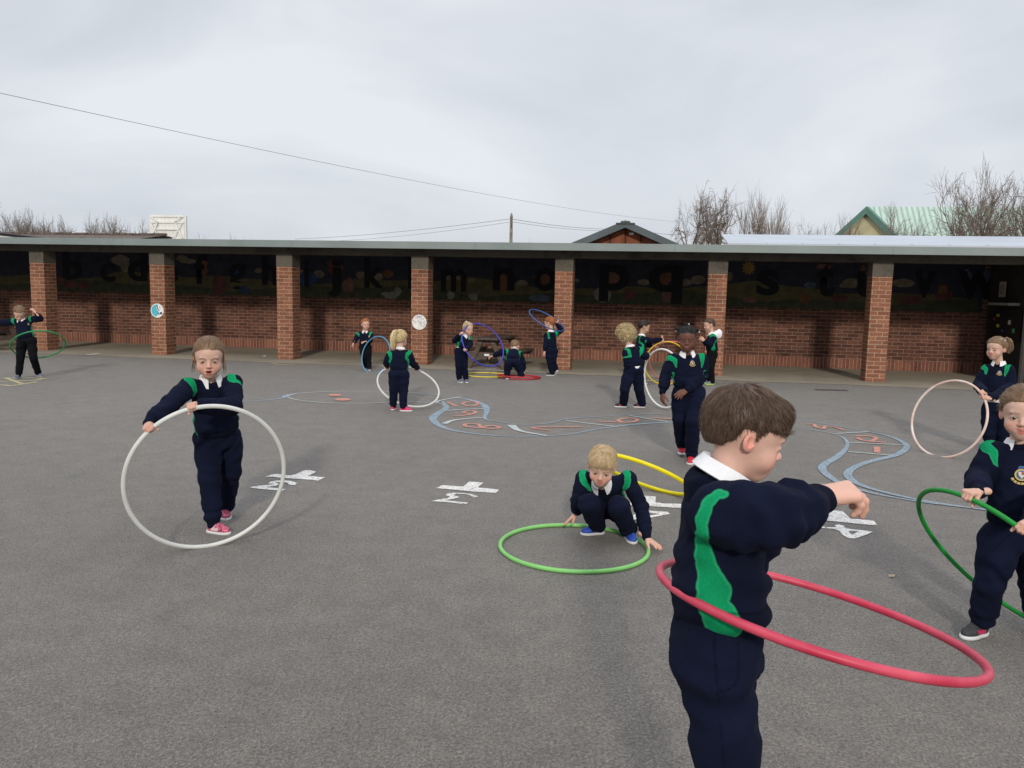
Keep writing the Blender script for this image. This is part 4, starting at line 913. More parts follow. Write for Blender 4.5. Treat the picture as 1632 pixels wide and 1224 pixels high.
def head_color(L, N_, P, tone):
    tone = np.array(tone); x, y, z = L[:, 0], L[:, 1], L[:, 2]; C = np.tile(tone, (len(L), 1))
    def g(cx, cy, cz, r): return np.exp(-(((x-cx)/r[0])**2+((y-cy)/r[1])**2+((z-cz)/r[2])**2))
    def blend(wt, c): nonlocal C; wt = np.clip(wt, 0, 1)[:, None]; C = C*(1-wt)+np.array(c)*wt
    dk = P.get('dark', False); rosy = tone*np.array([1.05, 0.66, 0.62]) if not dk else tone*np.array([1.05, 0.92, 0.9])
    for s in (-1, 1): blend(0.75*g(s*0.036, 0.062, -0.040, (0.022, 0.03, 0.020)), rosy)
    blend(0.5*g(0, 0.096, -0.03, (0.012, 0.012, 0.012)), rosy)
    for s in (-1, 1): blend(0.9*g(s*0.076, -0.010, -0.01, (0.010, 0.022, 0.030)), rosy)
    front = y > 0.05; lip = tone*np.array([0.86, 0.42, 0.42]) if not dk else np.array([0.20, 0.085, 0.075])
    zs = z; z = z-(0.0085*(x/0.021)**2 if P.get('mouth') == 'smile' else 0)
    zl = np.where(z > -0.0572, (z+0.0515)/0.0052, (z+0.0630 if P.get('mouth') != 'open' else z+0.0668)/0.0062)
    blend(front*np.clip(1.6-1.4*(np.abs(x)/0.0175)**3-zl**2, 0, 1), lip); z = zs
    if P.get('mouth') == 'open': blend(front*(((x/0.0135)**2+((z+0.0582)/0.0052)**2) < 1)*(y < 0.0845), (0.05, 0.012, 0.012))
    if P.get('mouth') == 'smile': blend(front*np.exp(-((z+0.0575-0.009*(x/0.021)**2)/0.0016)**2)*(np.abs(x) < 0.022), tone*0.25)
    br = P.get('brow', (0.10, 0.06, 0.04)); bz = 0.0135-0.004*((np.abs(x)-0.026)/0.016)**2-P.get('frown', 0)*0.007*(1-np.clip((np.abs(x)-0.008)/0.02, 0, 1))
    blend(front*P.get('browk', 0.75)*np.exp(-((z-bz)/0.0030)**2)*((np.abs(x) > 0.010) & (np.abs(x) < 0.044)), br)
    for s in (-1, 1):
        ex = (x-s*0.0285)/0.0135; lz = -0.0085+0.0052*(1-ex**2)*(1 if P.get('eyes', 'open') == 'open' else -0.9)
        blend(front*0.9*np.exp(-((z-lz)/0.0016)**2)*(np.abs(ex) < 1.02), tone*0.16)
        if P.get('near', 0) < 2: blend(front*0.85*np.clip(1.5-(ex/0.85)**2-((z+0.0085)/0.0040)**2, 0, 1), tone*0.12 if not P.get('dark') else (.20, .17, .16))
        if P.get('dark'): blend(front*np.clip(1.5-(ex/0.5)**2-((z+0.0085)/0.0042)**2, 0, 1), (.008, .006, .006))
        blend(front*0.25*np.exp(-((z+0.0165)/0.004)**2)*(np.abs(ex) < 1.1), tone*np.array([0.8, 0.6, 0.6]))
        blend(front*1.0*g(s*0.0052, 0.089, -0.0372, (0.003, 0.006, 0.0024)), tone*0.2)
    return C
def hair_zl(theta, st):
    tb = {'boy': [(0, .058), (25, .056), (45, .050), (62, .030), (72, .004), (80, .002), (84, .016), (104, .016), (112, -.022), (140, -.046), (180, -.052)],
          'fringe': [(0, .030), (25, .028), (45, .026), (60, .014), (70, -.006), (78, -.006), (84, .010), (104, .012), (112, -.028), (140, -.056), (180, -.062)],
          'crop': [(0, .030), (30, .029), (50, .030), (62, .020), (74, -.006), (81, -.008), (86, .010), (102, .010), (112, -.020), (140, -.044), (180, -.050)],
          'tied': [(0, .052), (30, .046), (50, .030), (64, .006), (74, -.010), (84, .006), (104, .008), (114, -.028), (140, -.045), (180, -.050)],
          'curly': [(0, .030), (30, .022), (50, .000), (70, -.040), (90, -.055), (120, -.060), (180, -.062)]}[st]
    return np.interp(np.abs(theta), [R_(a) for a, _ in tb], [b_ for _, b_ in tb])
def hair_region(st):
    def f(X, Y, Z):
        th = np.arctan2(np.abs(X)+0*Y, Y+0.010+0*X); return hair_zl(th, st)-Z
    return f, np.array([-.2]*3), np.array([.2]*3)
def hair_base(st, th):
    pr = [U(ell((0, -0.010, 0.030), (0.071+th, 0.090+th, 0.076+th*1.15))), U(ell((0, 0.034, 0.032), (0.057+th*.7, 0.050+th*.8, 0.050+th)), 0.02), U(ell((0, -0.045, -0.015), (0.054+th*0.6, 0.048+th*0.5, 0.050)), 0.02)]
    if st == 'crop': pr.append(U(ell((0, 0.052, 0.064), (0.046, 0.040, 0.034)), 0.02))
    pr.append(('i', hair_region(st), 0.010)); return pr
def strands(V, N_, n, flow, length, wid, lift, seed, segs=4, keep=None, curl=0.0, jitter=0.35, lfade=None):
    rn = np.random.RandomState(seed); ids = rn.randint(0, len(V), n)
    if keep is not None: ids = ids[keep(V[ids])]
    n = len(ids); P = V[ids]+rn.randn(n, 3)*0.0015-N_[ids]*0.001; nn = N_[ids]; D = flow(P); D = D-nn*(D*nn).sum(1, keepdims=True); D /= np.linalg.norm(D, axis=1, keepdims=True)+1e-9
    D = D+rn.randn(n, 3)*jitter*0.5; D = D-nn*(D*nn).sum(1, keepdims=True); D /= np.linalg.norm(D, axis=1, keepdims=True)+1e-9
    side = np.cross(D, nn); Ln = length*rn.uniform(0.6, 1.25, n)[:, None]*(1 if lfade is None else lfade[ids][:, None]); rings = []; ph = rn.rand(n)[:, None]*6.28
    bow = rn.randn(n)[:, None]*0.12
    for i in range(segs+1):
        t = i/segs; p = P+D*Ln*t+nn*(lift*Ln*math.sin(math.pi*0.5*t)*(1 if lfade is None else lfade[ids][:, None]))+side*Ln*bow*t*t
        p = p-nn*(Ln*Ln*t*t)*5.0*(0 if curl else 1)*0.9
        if curl: p = p+(side*np.sin(ph+t*11)+nn*np.cos(ph+t*11))*curl
        ww = wid*(1-0.75*t); rings.append((p-side*ww, p+side*ww, p+nn*ww*0.8))
    VV = np.stack([np.stack(r, 1) for r in rings], 1).reshape(n, -1, 3); m = 3*(segs+1); Fq = []
    for i in range(segs):
        for k in range(3): Fq.append([i*3+k, i*3+(k+1) % 3, (i+1)*3+(k+1) % 3, (i+1)*3+k])
    Fq = (np.array(Fq)[None]+(np.arange(n)*m)[:, None, None]).reshape(-1, 4); tone = np.repeat(np.clip(rn.rand(n)*0.9+rn.randn(n)*.1, 0, 1), m)
    return VV.reshape(-1, 3), Fq, tone
def bundle(pts, rads, n, wid, seed, segs=8, wave=0.004):
    """locks running along a curve"""
    rn = np.random.RandomState(seed); P = np.array(smooth_pts(pts, 4)); Rr = np.interp(np.linspace(0, 1, len(P)), np.linspace(0, 1, len(rads)), rads); T = np.gradient(P, axis=0); T /= np.linalg.norm(T, axis=1, keepdims=True)
    A_ = np.cross(T, [0.3, 0.9, 0.2]); A_ /= np.linalg.norm(A_, axis=1, keepdims=True); B_ = np.cross(T, A_); VV = []; FF = []; TT = []
    for k in range(n):
        a = rn.rand()*6.283; r = math.sqrt(rn.rand()); e = rn.uniform(0.75, 1.0); m = max(4, int(len(P)*e)); tn = rn.rand(); w1 = rn.rand()*6; b0 = len(VV)*0+sum(len(v) for v in VV); ring = []
        for i in range(m):
            rr = r*Rr[i]; c = P[i]+(A_[i]*math.cos(a)+B_[i]*math.sin(a))*rr+A_[i]*wave*math.sin(w1+i*0.9); o = (A_[i]*math.cos(a+1.57)+B_[i]*math.sin(a+1.57)); q = (A_[i]*math.cos(a)+B_[i]*math.sin(a)); ww = wid*(1-0.6*i/m)
            ring += [c-o*ww, c+o*ww, c+q*ww]
        VV.append(np.array(ring)); FF += [[b0+i*3+j, b0+i*3+(j+1) % 3, b0+(i+1)*3+(j+1) % 3, b0+(i+1)*3+j] for i in range(m-1) for j in range(3)]; TT += [tn]*len(ring)
    return np.concatenate(VV), np.array(FF), np.array(TT)

# ---- hands in local frame: d to the knuckles, n = palm facing, s = thumb side
def hand_prims(curl, spread=0.0, thumb=(0.5, 0.3), sc=1.0, fan=(0, 0, 0, 0)):
    """wrist at origin; d=+x, n=+z, thumb side=+y. curl per finger: 3 joint angles"""
    pr = [U(seg_cone((-0.050, 0, 0), (0.004, 0, 0), 0.0185, 0.0160, (0, 0, 1), 0.80), 0.01)]
    pr += [U(seg_cone((0.004, y0, 0), (0.052, y1, -0.001), 0.0105, 0.0095), 0.008) for y0, y1 in ((0.008, 0.019), (0.003, 0.007), (-0.003, -0.006), (-0.008, -0.018))]
    pr += [U(ell((0.024, 0, 0.003), (0.026, 0.022, 0.011)), 0.008)]
    Ls = [(0.023, 0.015, 0.012), (0.026, 0.017, 0.013), (0.024, 0.016, 0.012), (0.018, 0.012, 0.010)]
    for i, (y1, x1) in enumerate(((0.019, 0.052), (0.0065, 0.055), (-0.0065, 0.053), (-0.018, 0.048))):
        p = np.array([x1, y1, -0.001]); az = (1.5-i)*0.10*(1+spread*3)+fan[i]; a = 0; c = curl[i] if hasattr(curl[0], '__len__') else curl
        r = 0.0079 if i < 3 else 0.0068
        for L_, ca in zip(Ls[i], c):
            a += ca; q = p+L_*np.array([math.cos(a)*math.cos(az), math.cos(a)*math.sin(az), math.sin(a)]); pr.append(U(seg_cone(p, q, r, r*0.90), 0.0022)); p = q; r *= 0.92
    a1, a2 = thumb; p = np.array([0.012, 0.016, 0.004]); r = 0.0105
    for L_, aa in ((0.024, a1), (0.019, a1*0.6), (0.015, a1*0.3)):
        q = p+L_*nrm([math.cos(aa)*0.9, math.sin(aa), a2]); pr.append(U(seg_cone(p, q, r, r*0.86), 0.005)); p = q; r *= 0.86; a2 += 0.12
    return pr
CURL = {'grip': ((1.15, 1.35, 0.8),)*4, 'relaxed': ((0.25, 0.35, 0.25), (0.32, 0.42, 0.3), (0.4, 0.5, 0.3), (0.45, 0.55, 0.35)), 'droop': ((0.85, 0.55, 0.3), (0.75, 0.65, 0.35), (0.70, 0.75, 0.4), (0.9, 0.95, 0.5)),
        'flat': ((-0.05, 0.12, 0.05),)*4, 'fist': ((1.3, 1.5, 0.9),)*4}
def frame_from(d, n, side):
    d = nrm(d); n = nrm(np.asarray(n)-d*(np.asarray(n) @ d)); s = np.cross(d, n)*(1 if side == 'R' else -1); return d, n, s
def relax_line(p):
    p = np.array(p)
    for _ in range(2): p[1:-1] = (p[:-2]+p[1:-1]*2+p[2:])/4
    return p
def local_mesh(prims, vox, O_, X_, Y_, Z_, sc):
    V, F = surf(prims, vox/sc); L = V.copy(); W_ = O_+sc*(V[:, :1]*X_+V[:, 1:2]*Y_+V[:, 2:3]*Z_)
    if np.dot(np.cross(X_, Y_), Z_) < 0: F = F[:, ::-1]
    return L, W_, F
def person(P):
    t0 = P['t']; S = P.get('s', 1.0); near = P.get('near', 0); seed = P.get('seed', 1)
    vc = P.get('vc', {3: 0.0055, 2: 0.007, 1: 0.010, 0: 0.013}[near]); vh = P.get('vh', {3: 0.0021, 2: 0.0028, 1: 0.0045, 0: 0.0058}[near])
    J = {}
    for k, v in P['j'].items():
        if isinstance(v, np.ndarray): J[k] = v; continue
        if len(v) == 3: J[k] = at(v[0], v[1], t0+v[2])
        else: J[k] = np.array(v[:3])
    root = tag(empty('person', (float(J['ank_R'][0]+J['ank_L'][0])/2, float(J['ank_R'][1]+J['ank_L'][1])/2, 0)), P['label'], 'person'); RO = np.array(root.location)
    Hm, Nk, SR, SLf = J['hem'], J['neck'], J['sh_R'], J['sh_L']
    up = nrm(Nk-Hm); Xr = nrm((SR-SLf)-up*((SR-SLf) @ up)); fw = np.cross(up, Xr); Lt = np.linalg.norm(Nk-Hm)
    hipX = nrm(J['hip_R']-J['hip_L'])
    if P.get('dbg'):
        for a, b_ in (('sh_R', 'el_R'), ('el_R', 'wr_R'), ('sh_L', 'el_L'), ('el_L', 'wr_L'), ('hip_R', 'kn_R'), ('kn_R', 'ank_R'), ('hip_L', 'kn_L'), ('kn_L', 'ank_L'), ('sh_R', 'sh_L'), ('hem', 'neck'), ('neck', 'head')):
            if a in J and b_ in J: print(P['id'], a, b_, round(float(np.linalg.norm(J[a]-J[b_]))/S, 3), end='; ')
        print('head z', round(float(J['head'][2]), 2), 'ank z', round(float(J['ank_R'][2]), 2), round(float(J['ank_L'][2]), 2), 'hem z', round(float(Hm[2]), 2))
    # hands
    Hn = {}
    for s in 'RL':
        h = P['hand'+s]
        if h[0] == 'grip':
            hp, sgn = h[1], h[2]; C, Nn, Rr, tr_ = HOOP[hp]; uvt = P['j']['grip_'+s]
            a1 = nrm(np.cross(Nn, [0.3, 0.5, 0.81])); a2 = np.cross(Nn, a1); th = np.linspace(0, 2*math.pi, 721)[:-1]; Q = C+Rr*(np.cos(th)[:, None]*a1+np.sin(th)[:, None]*a2)
            rel = Q-CAM; z = rel @ FWD; uu = IW/2+CF*(rel @ CR)/z; vv = IH/2-CF*(rel @ CU)/z; i = int(np.argmin((uu-uvt[0])**2+(vv-uvt[1])**2)); G = Q[i]; T = nrm(Q[(i+1) % 720]-Q[i-1])
            d = G-J['el_'+s]; d = nrm(d-T*(d @ T)); n = np.cross(T, d); n = n*(1 if n @ np.array(sgn) > 0 else -1); wr = G-d*0.050*S-n*(0.010*S+tr_); curl = CURL['grip']; d, n, sd_ = frame_from(d, n, s)
            J['wr_'+s] = wr-d*0.004; Hn[s] = (wr, d, n, sd_, hand_prims(curl, thumb=(0.35, 0.95))); 
            if P.get('dbg'): print('   grip', s, G.round(2), 'forearm', round(float(np.linalg.norm(wr-J['el_'+s]))/S, 3))
        else:
            d = nrm(h[1]); wr = J['wr_'+s]; d, n, sd_ = frame_from(d, h[2], s); Hn[s] = (wr, d, n, sd_, hand_prims(CURL[h[0]], spread=0.5 if h[0] == 'flat' else 0.15, thumb=h[3] if len(h) > 3 else (0.55, 0.35)))
    # head frame
    hf = nrm(P['face']); hu = nrm(np.array(P.get('hup', (0, 0, 1)))-hf*(np.array(P.get('hup', (0, 0, 1))) @ hf)); hx = np.cross(hf, hu); hs = P.get('hs', 1.08); HC = J['head']
    if near >= 2 or True: pass
    tone = np.array(P.get('skin', (0.56, 0.355, 0.265)))
    nl = ((Nk-up*0.02)-HC); nl = np.array([nl @ hx, nl @ hf, nl @ hu])/hs
    L, W_, Fh = local_mesh(head_prims(P, nl), vh, HC, hx, hf, hu, hs); Lr_ = relax(L, Fh, 1, 0.35)
    if True: W_ = HC+hs*(Lr_[:, :1]*hx+Lr_[:, 1:2]*hf+Lr_[:, 2:3]*hu); L = Lr_
    colh = head_color(L, None, P, tone); Vs, Fs, Cs = [W_], [Fh], [colh]; nv = len(W_)
    for s in 'RL':
        wr, d, n, sd_, pr = Hn[s]; l, w_, f_ = local_mesh(pr, min(vh, 0.004) if near < 3 else 0.0022, wr, d, sd_, n, 0.98*S); w_ = relax(w_, f_, 1, 0.4)
        c = np.tile(tone*np.array([1.0, .93, .9]), (len(w_), 1)); kx = np.clip((l[:, 0]-0.05)/0.05, 0, 1)[:, None]; c = c*(1-kx*0.5)+tone*np.array([1.0, 0.72, 0.66])*kx*0.5
        if P.get('dark'): c = np.tile(tone, (len(w_), 1)); pal = np.clip(l[:, 2:3]/0.008, 0, 1)*0.4; c = c*(1-pal)+np.array([0.33, 0.17, 0.12])*pal
        Vs.append(w_); Fs.append(f_+nv); Cs.append(c); nv += len(w_)
    # body under the clothes
    bp = [U(loft(J['hip_C'] if 'hip_C' in J else (J['hip_R']+J['hip_L'])/2, Nk-up*0.03, Xr, [(0, .070*S, .05*S), (.3, .070*S, .05*S), (.75, .072*S, .05*S), (1, .045*S, .035*S)]), 0.02)]
    for s in 'RL':
        e_ = J['sh_'+s]; bp += chain([e_, J['el_'+s], J['wr_'+s]], [.033*S, .027*S, .019*S], .01); bp += chain([J['hip_'+s], J['kn_'+s], J['ank_'+s]], [q*S*.72*P.get('leg', 1.0) for q in (.055, .045, .030)], .015)
    bv, bf = surf(bp, max(vc, .010)); Vs.append(bv); Fs.append(bf+nv); Cs.append(np.tile(tone, (len(bv), 1)))
    np_mesh('body', np.concatenate(Vs)-RO, np.concatenate(Fs), M['skin'], root, col=np.concatenate(Cs))
    # eyes
    if P.get('eyes', 'open') == 'open' and near >= 2:
        gz = nrm(np.array(P.get('gaze', (0, 1, 0.0)), float))
        for s in (-1, 1):
            mb = MB(); n1, n2 = 16, 12; c = np.array([s*0.0285, 0.0690, -0.0085]); r = 0.0117; ring = []
            a1 = nrm(np.cross(gz, (0, 0, 1))); a2 = np.cross(a1, gz)
            angs = [0, .09, .18, .30, .42, .6, .8, 1.0, 1.2, 1.45, 1.7]
            for i in range(len(angs)-1):
                for k in range(n1):
                    def pt(a, kk): ph = 2*math.pi*kk/n1; q = c+r*(gz*math.cos(a)+(a1*math.cos(ph)+a2*math.sin(ph))*math.sin(a)); return HC+hs*(q[0]*hx+q[1]*hf+q[2]*hu)-RO
                    mi = 0 if angs[i] < .30 else (1 if angs[i] < .6 else 2)
                    if i == 0: mb.face([pt(0, 0), pt(angs[1], k), pt(angs[1], k+1)], None, 0)
                    else: mb.face([pt(angs[i], k), pt(angs[i+1], k), pt(angs[i+1], k+1), pt(angs[i], k+1)], None, mi)
            mb.build('eye', [M['pupil'], M[P.get('iris', 'iris')], M['eye_white']], root, True, False)
    # hair
    st = P['hair']; th = P.get('hth', 0.010); L, W_, F_ = local_mesh(hair_base(st, th), max(vh*1.2, .0028), HC, hx, hf, hu, hs); L = relax(L, F_, 2)
    NN = vnormals(L, F_); L = L+NN*((wob(L, 130, seed)*0.0018+wob(L, 55, seed+9)*0.003)*(.4 if st == 'tied' else 1))[:, None]
    hd = L[:, 2]-hair_zl(np.arctan2(np.abs(L[:, 0]), L[:, 1]+.01), st); bk_f = np.clip((np.arctan2(np.abs(L[:, 0]), L[:, 1]+.01)-R_(50))/.3, 0, 1) if st in ('crop', 'fringe') else 1.0
    if st not in ('curly',): L = L-NN*(np.clip(1-hd/.055, 0, 1)**1.3*(th+.0005)*bk_f)[:, None]; NN = vnormals(L, F_)
    if st == 'curly': L = L+NN*(wob(L, 85, seed+2)*0.010+wob(L, 190, seed+5)*0.004)[:, None]
    NN = vnormals(L, F_); cut = L[:, 2] > hair_zl(np.arctan2(np.abs(L[:, 0]), L[:, 1]+.01), st)-0.004
    nst = P.get('nst', {3: 9000, 2: 4200, 1: 1300, 0: 700}[near]); wd = P.get('wst', {3: .00075, 2: .0010, 1: .0018, 0: .0024}[near])
    tie = P.get('tie'); VV, FF, TT = [L], [F_], [np.full(len(L), 0.28)+0.18*wob(L, 160, seed+3)]; nvh = len(L)
    if st == 'curly': fl_ = lambda p: np.random.RandomState(seed+1).randn(len(p), 3); ln, lf, cu = 0.034, 0.8, 0.0075
    elif tie is not None: fl_ = lambda p: np.array(tie)-p; ln, lf, cu = 0.036, 0.04, 0
    else:
        wh_ = np.array(P.get('whorl', (0.01, -0.055, 0.105))); fl_ = lambda p: (p-wh_)+np.array(P.get('sweep', (0, 0, 0)))*0.1; ln, lf, cu = P.get('hlen', 0.024), P.get('hlift', 0.22), 0
    vs, fs, ts = strands(L[cut], NN[cut], nst, fl_, ln, wd, lf, seed, curl=cu, jitter=P.get('jit', 0.35), lfade=(np.clip(.35+.65*hd/.05, .35, 1)*bk_f+(1-bk_f))[cut] if st in ('boy', 'crop', 'fringe') else None); VV.append(vs); FF.append(fs+nvh); TT.append(ts); nvh += len(vs)
    for (pts, rads, n_) in P.get('tails', []):
        vs, fs, ts = bundle([np.array(p) for p in pts], rads, n_, wd*1.5, seed+5); VV.append(vs); FF.append(fs+nvh); TT.append(ts); nvh += len(vs)
    V = np.concatenate(VV); V = HC+hs*(V[:, :1]*hx+V[:, 1:2]*hf+V[:, 2:3]*hu)
    np_mesh('hair', V-RO, np.concatenate(FF), HM[P['hcol']], root, attrs={'tone': np.concatenate(TT)})
    for (c, r, mt_) in P.get('beads', []):
        v, f_ = surf([U(ell(c, r))], 0.003); v = HC+hs*(v[:, :1]*hx+v[:, 1:2]*hf+v[:, 2:3]*hu); np_mesh('hair_bobble', v-RO, f_, mt_, root)
    # jumper
    bx = P.get('fat', .97)*S
    prof = [(0, .104*bx, .082*bx, .004), (.05, .116*bx, .095*bx, .004), (.13, .126*bx, .104*bx, .006), (.30, .120*bx, .096*bx, .006), (.55, .116*bx, .088*bx, .002), (.78, .112*bx, .078*bx), (.92, .082*bx, .062*bx), (1, .052*bx, .048*bx)]
    jp = [U(loft(Hm, Nk, Xr*0.6+hipX*0.4 if not P.get('twist') else Xr, prof), .012)]
    for s in 'RL':
        sh_, el_, wr = J['sh_'+s], J['el_'+s], J['wr_'+s]; wd_ = nrm(wr-el_); cuff = wr-wd_*0.012*S; sk = P.get('sleeve', 1.0)*S
        jp.append(U(seg_cone(Nk-up*.045*S+(sh_-Nk)*0.2, sh_, .045*S, .047*sk), .03)); m1 = sh_+(el_-sh_)*.5; m2 = el_+(cuff-el_)*.5; c1 = cuff-wd_*0.036*S; c0 = cuff-wd_*0.050*S
        jp += chain([sh_, m1, el_], [.050*sk, .049*sk, .044*sk], .02); jp += chain([el_, m2, c0], [.044*sk, .043*sk, .040*sk], .018); jp += chain([c0, c1, cuff], [.039*sk, .0285*S, .0255*S], .006)
    ct = P.get('ctilt', 0.0); ut = nrm(up*math.cos(ct)+fw*math.sin(ct)); Nc = Nk+np.array(P.get('coff', (0, 0, 0)))
    if ct: jp.append(U(seg_cone(Nk-up*.05*S, Nc-ut*.022*S, .060*S, .050*S), .02))
    jp.append(Sb(seg_cone(Nc+ut*0.005, Nc+ut*0.09, .043*S, .06*S), .008))
    for (c, r) in P.get('jx', []): jp.append(U(ell(at(c[0], c[1], t0+c[2]), r), .03))
    V, F_ = surf(jp, vc); V = relax(V, F_, 2); NN = vnormals(V, F_)
    def fold(V, NN, amp):
        rel = V-Hm; z = (rel @ up); rg = lambda q: 1-2.4*np.abs(q)
        a = amp*(0.5*wob(V, 30, seed+1)+0.55*rg(wob(V*np.array([1, 1, 1.7]), 34, seed+2))+.30*rg(wob(V, 62, seed+12))+.12*wob(V, 120, seed+13))
        for s in 'RL':
            for (a_, b_, c_) in (('sh_', 'el_', 'wr_'), ):
                e_ = J[b_+s]; ax = nrm(J[c_+s]-J[a_+s]); q = (V-e_) @ ax; dd = np.linalg.norm(V-e_, axis=1); a = a+amp*.7*np.exp(-(dd/(.06*S))**2)*np.sin(q*150/S+5*wob(V, 30, seed+7))
                w_ = J['wr_'+s]; ax = nrm(J['wr_'+s]-J['el_'+s]); q = (V-w_) @ ax; rd = np.linalg.norm(V-w_-q[:, None]*ax, axis=1); a = a+amp*.5*np.exp(-((q+.085*S)/(.04*S))**2)*np.exp(-(rd/(.06*S))**2)*np.sin(q*190/S+5*wob(V, 30, seed+17))
        a = a+amp*.7*np.exp(-((z-.07*S)/(.05*S))**2)*np.sin(z*110/S+5*wob(V, 22, seed+4)); return a
    V = V+NN*fold(V, NN, {3: .0085, 2: .0062, 1: .0050, 0: .0045}[near]*S)[:, None]
    # green panels as a signed field
    pf = np.full(len(V), 0.5); mul = P.get('panel', 1.0)
    armd = {}
    def stroke(pts, rad, s=None, lim=.055, flat=None):
        nonlocal pf
        n_ = 5*(len(pts)-1)+1; T_ = np.linspace(0, len(pts)-1, n_); A_ = np.array(pts, float); rad = np.interp(T_, range(len(pts)), rad)
        if flat is not None:
            uvp = np.stack([np.interp(T_, range(len(pts)), A_[:, k]) for k in (0, 1)], 1); rel = V-CAM; zz = rel @ FWD; uu = IW/2+CF*(rel @ CR)/zz; vv = IH/2-CF*(rel @ CU)/zz; pts = []
            for q0 in uvp: dpx = np.hypot(uu-q0[0], vv-q0[1]); c_ = np.where(dpx < max(7, dpx.min()+1))[0]; pts.append(V[c_[np.argmin(zz[c_])]])
        else:
            pts = np.stack([np.interp(T_, range(len(pts)), A_[:, k]) for k in range(3)], 1); pts = [V[np.argmin(((V-q0)**2).sum(1))] for q0 in pts]
        for i in range(len(pts)-1):
            f, _, _ = seg_cone(pts[i], pts[i+1], rad[i]*mul, rad[i+1]*mul); q = f(V[:, 0], V[:, 1], V[:, 2])
            if s: q = np.maximum(q, .002*0+armd[s][lim])
            pf = np.minimum(pf, q)
    for s, sg in (('R', 1), ('L', -1)):
        if s in P.get('nopanel', ''): continue
        a_ = J['sh_'+s]; ax = J['el_'+s]-a_; la = np.linalg.norm(ax); ax = ax/la; tt = (V-a_) @ ax
        f1, _, _ = seg_cone(a_+ax*.045*S, J['el_'+s], .056*S, .056*S); f2, _, _ = seg_cone(J['el_'+s], J['wr_'+s], .056*S, .05*S); arm_ = np.minimum(f1(V[:, 0], V[:, 1], V[:, 2]), f2(V[:, 0], V[:, 1], V[:, 2]))
        armd[s] = {'side': -arm_, 'top': tt-.062*S}
        sh_ = J['sh_'+s]; X_ = Xr*sg; ua = nrm(J['el_'+s]-sh_); topd = nrm(up*1.0-ua*(up @ ua)) if abs(up @ ua) < .97 else up; top = sh_+topd*.046*S-X_*0.004*S
        fr_ = sh_+fw*.055*S-up*.055*S-X_*.016*S; bk = sh_-fw*.055*S-up*.05*S-X_*.016*S; base = Hm+up*Lt*.5
        sd1 = Hm+up*(Lt*.50)+X_*.118*bx; sd2 = Hm+up*(Lt*.28)+X_*.124*bx; sd3 = Hm+up*.03*S+X_*.118*bx
        if 'stroke'+s in P:
            for pts, rad in P['stroke'+s]: stroke(pts, rad, None, None, True)
        else:
            stroke([top+fw*.012, sh_+fw*.047*S+up*.002*S-X_*.006, fr_], [.021*S, .016*S, .004*S], s, 'top'); stroke([top-fw*.012, sh_-fw*.047*S-X_*.006, bk, sd1], [.021*S, .020*S, .015*S, .013*S], s, 'top')
            stroke([sd1, sd2, sd3], [.013*S, .020*S, .032*S], s, 'side')
    rib = (V-Hm) @ up-.042*S
    for s in 'RL':
        wr = J['wr_'+s]; wd_ = nrm(wr-J['el_'+s]); dd = np.linalg.norm(V-wr, axis=1); rib = np.where(dd < .085*S, -((V-wr) @ wd_)-.045*S, rib)
    ndist = np.linalg.norm((V-Nk)-((V-Nk) @ up)[:, None]*up, axis=1); rib = np.where(((V-Nk) @ up) > -.05*S, np.minimum(rib, np.where(ndist < .11*S, ndist-.064*S, 1)), rib)
    jo = np_mesh('jumper', V-RO, F_, P.get('jmat', M['jumper']), root, attrs={'panel': np.clip(0.5+pf, 0, 1), 'rib': np.clip(0.5+rib, 0, 1)})
    bvh = BVHTree.FromPolygons([Vector(v) for v in V], [tuple(map(int, f)) for f in F_])
    # badge
    if 'badge' in P:
        bc = at(*P['badge'][0][:2], t0-0.3); dirn = nrm(at(*P['badge'][0][:2], t0+1)-bc); hit = bvh.ray_cast(Vector(bc), Vector(dirn))
        if hit[0] is not None:
            o_c = np.array(hit[0]); nn_ = nrm(hit[1]); nn_ = nn_ if nn_ @ dirn < 0 else -nn_; bu_ = nrm(up-nn_*(up @ nn_)); bxv = np.cross(bu_, nn_); bs = P['badge'][1]
            bo = None
            def decal(name, pts, mt_, par, off):
                mb = MB(); cc_ = np.mean(pts, 0); Q = []
                for x_, y_ in list(pts)+[tuple(cc_)]:
                    q = o_c+bxv*x_*bs+bu_*y_*bs+nn_*.05; h2 = bvh.ray_cast(Vector(q), Vector(-nn_), .1); Q.append((np.array(h2[0]) if h2[0] is not None else q-nn_*.05)+nn_*off-RO)
                for i in range(len(pts)): mb.face([Q[i], Q[(i+1) % len(pts)], Q[-1]])
                return mb.build(name, mt_, par, uv=False)
            circ = lambda r, cx=0, cy=0, n=14: [(cx+r*math.cos(2*math.pi*i/n), cy+r*math.sin(2*math.pi*i/n)) for i in range(n)]
            bo = decal('crest', circ(.62), BM[0], root, .0015*1.6); decal('crest_field', circ(.46), BM[1], bo, .0036)
            decal('crest_shield', [(-.3, .3), (.3, .3), (.28, -.05), (0, -.4), (-.28, -.05)], BM[2], bo, .0046); decal('crest_shield', [(-.02, .28), (.28, .28), (.26, 0), (-.02, 0)], BM[3], bo, .0054); decal('crest_top', [(-.35, .62), (.35, .62), (.2, .9), (-.2, .9)], BM[1], bo, .0036)
            for a0 in (-150, -128, -106, -84, -62, -40): decal('crest_ribbon', [(r*math.cos(R_(a0+da)), r*math.sin(R_(a0+da))) for r, da in ((.78, -9), (1.0, -9), (1.0, 9), (.78, 9))], BM[0], bo, .0024)
    # collar
    cz = P.get('collar', 1.0)
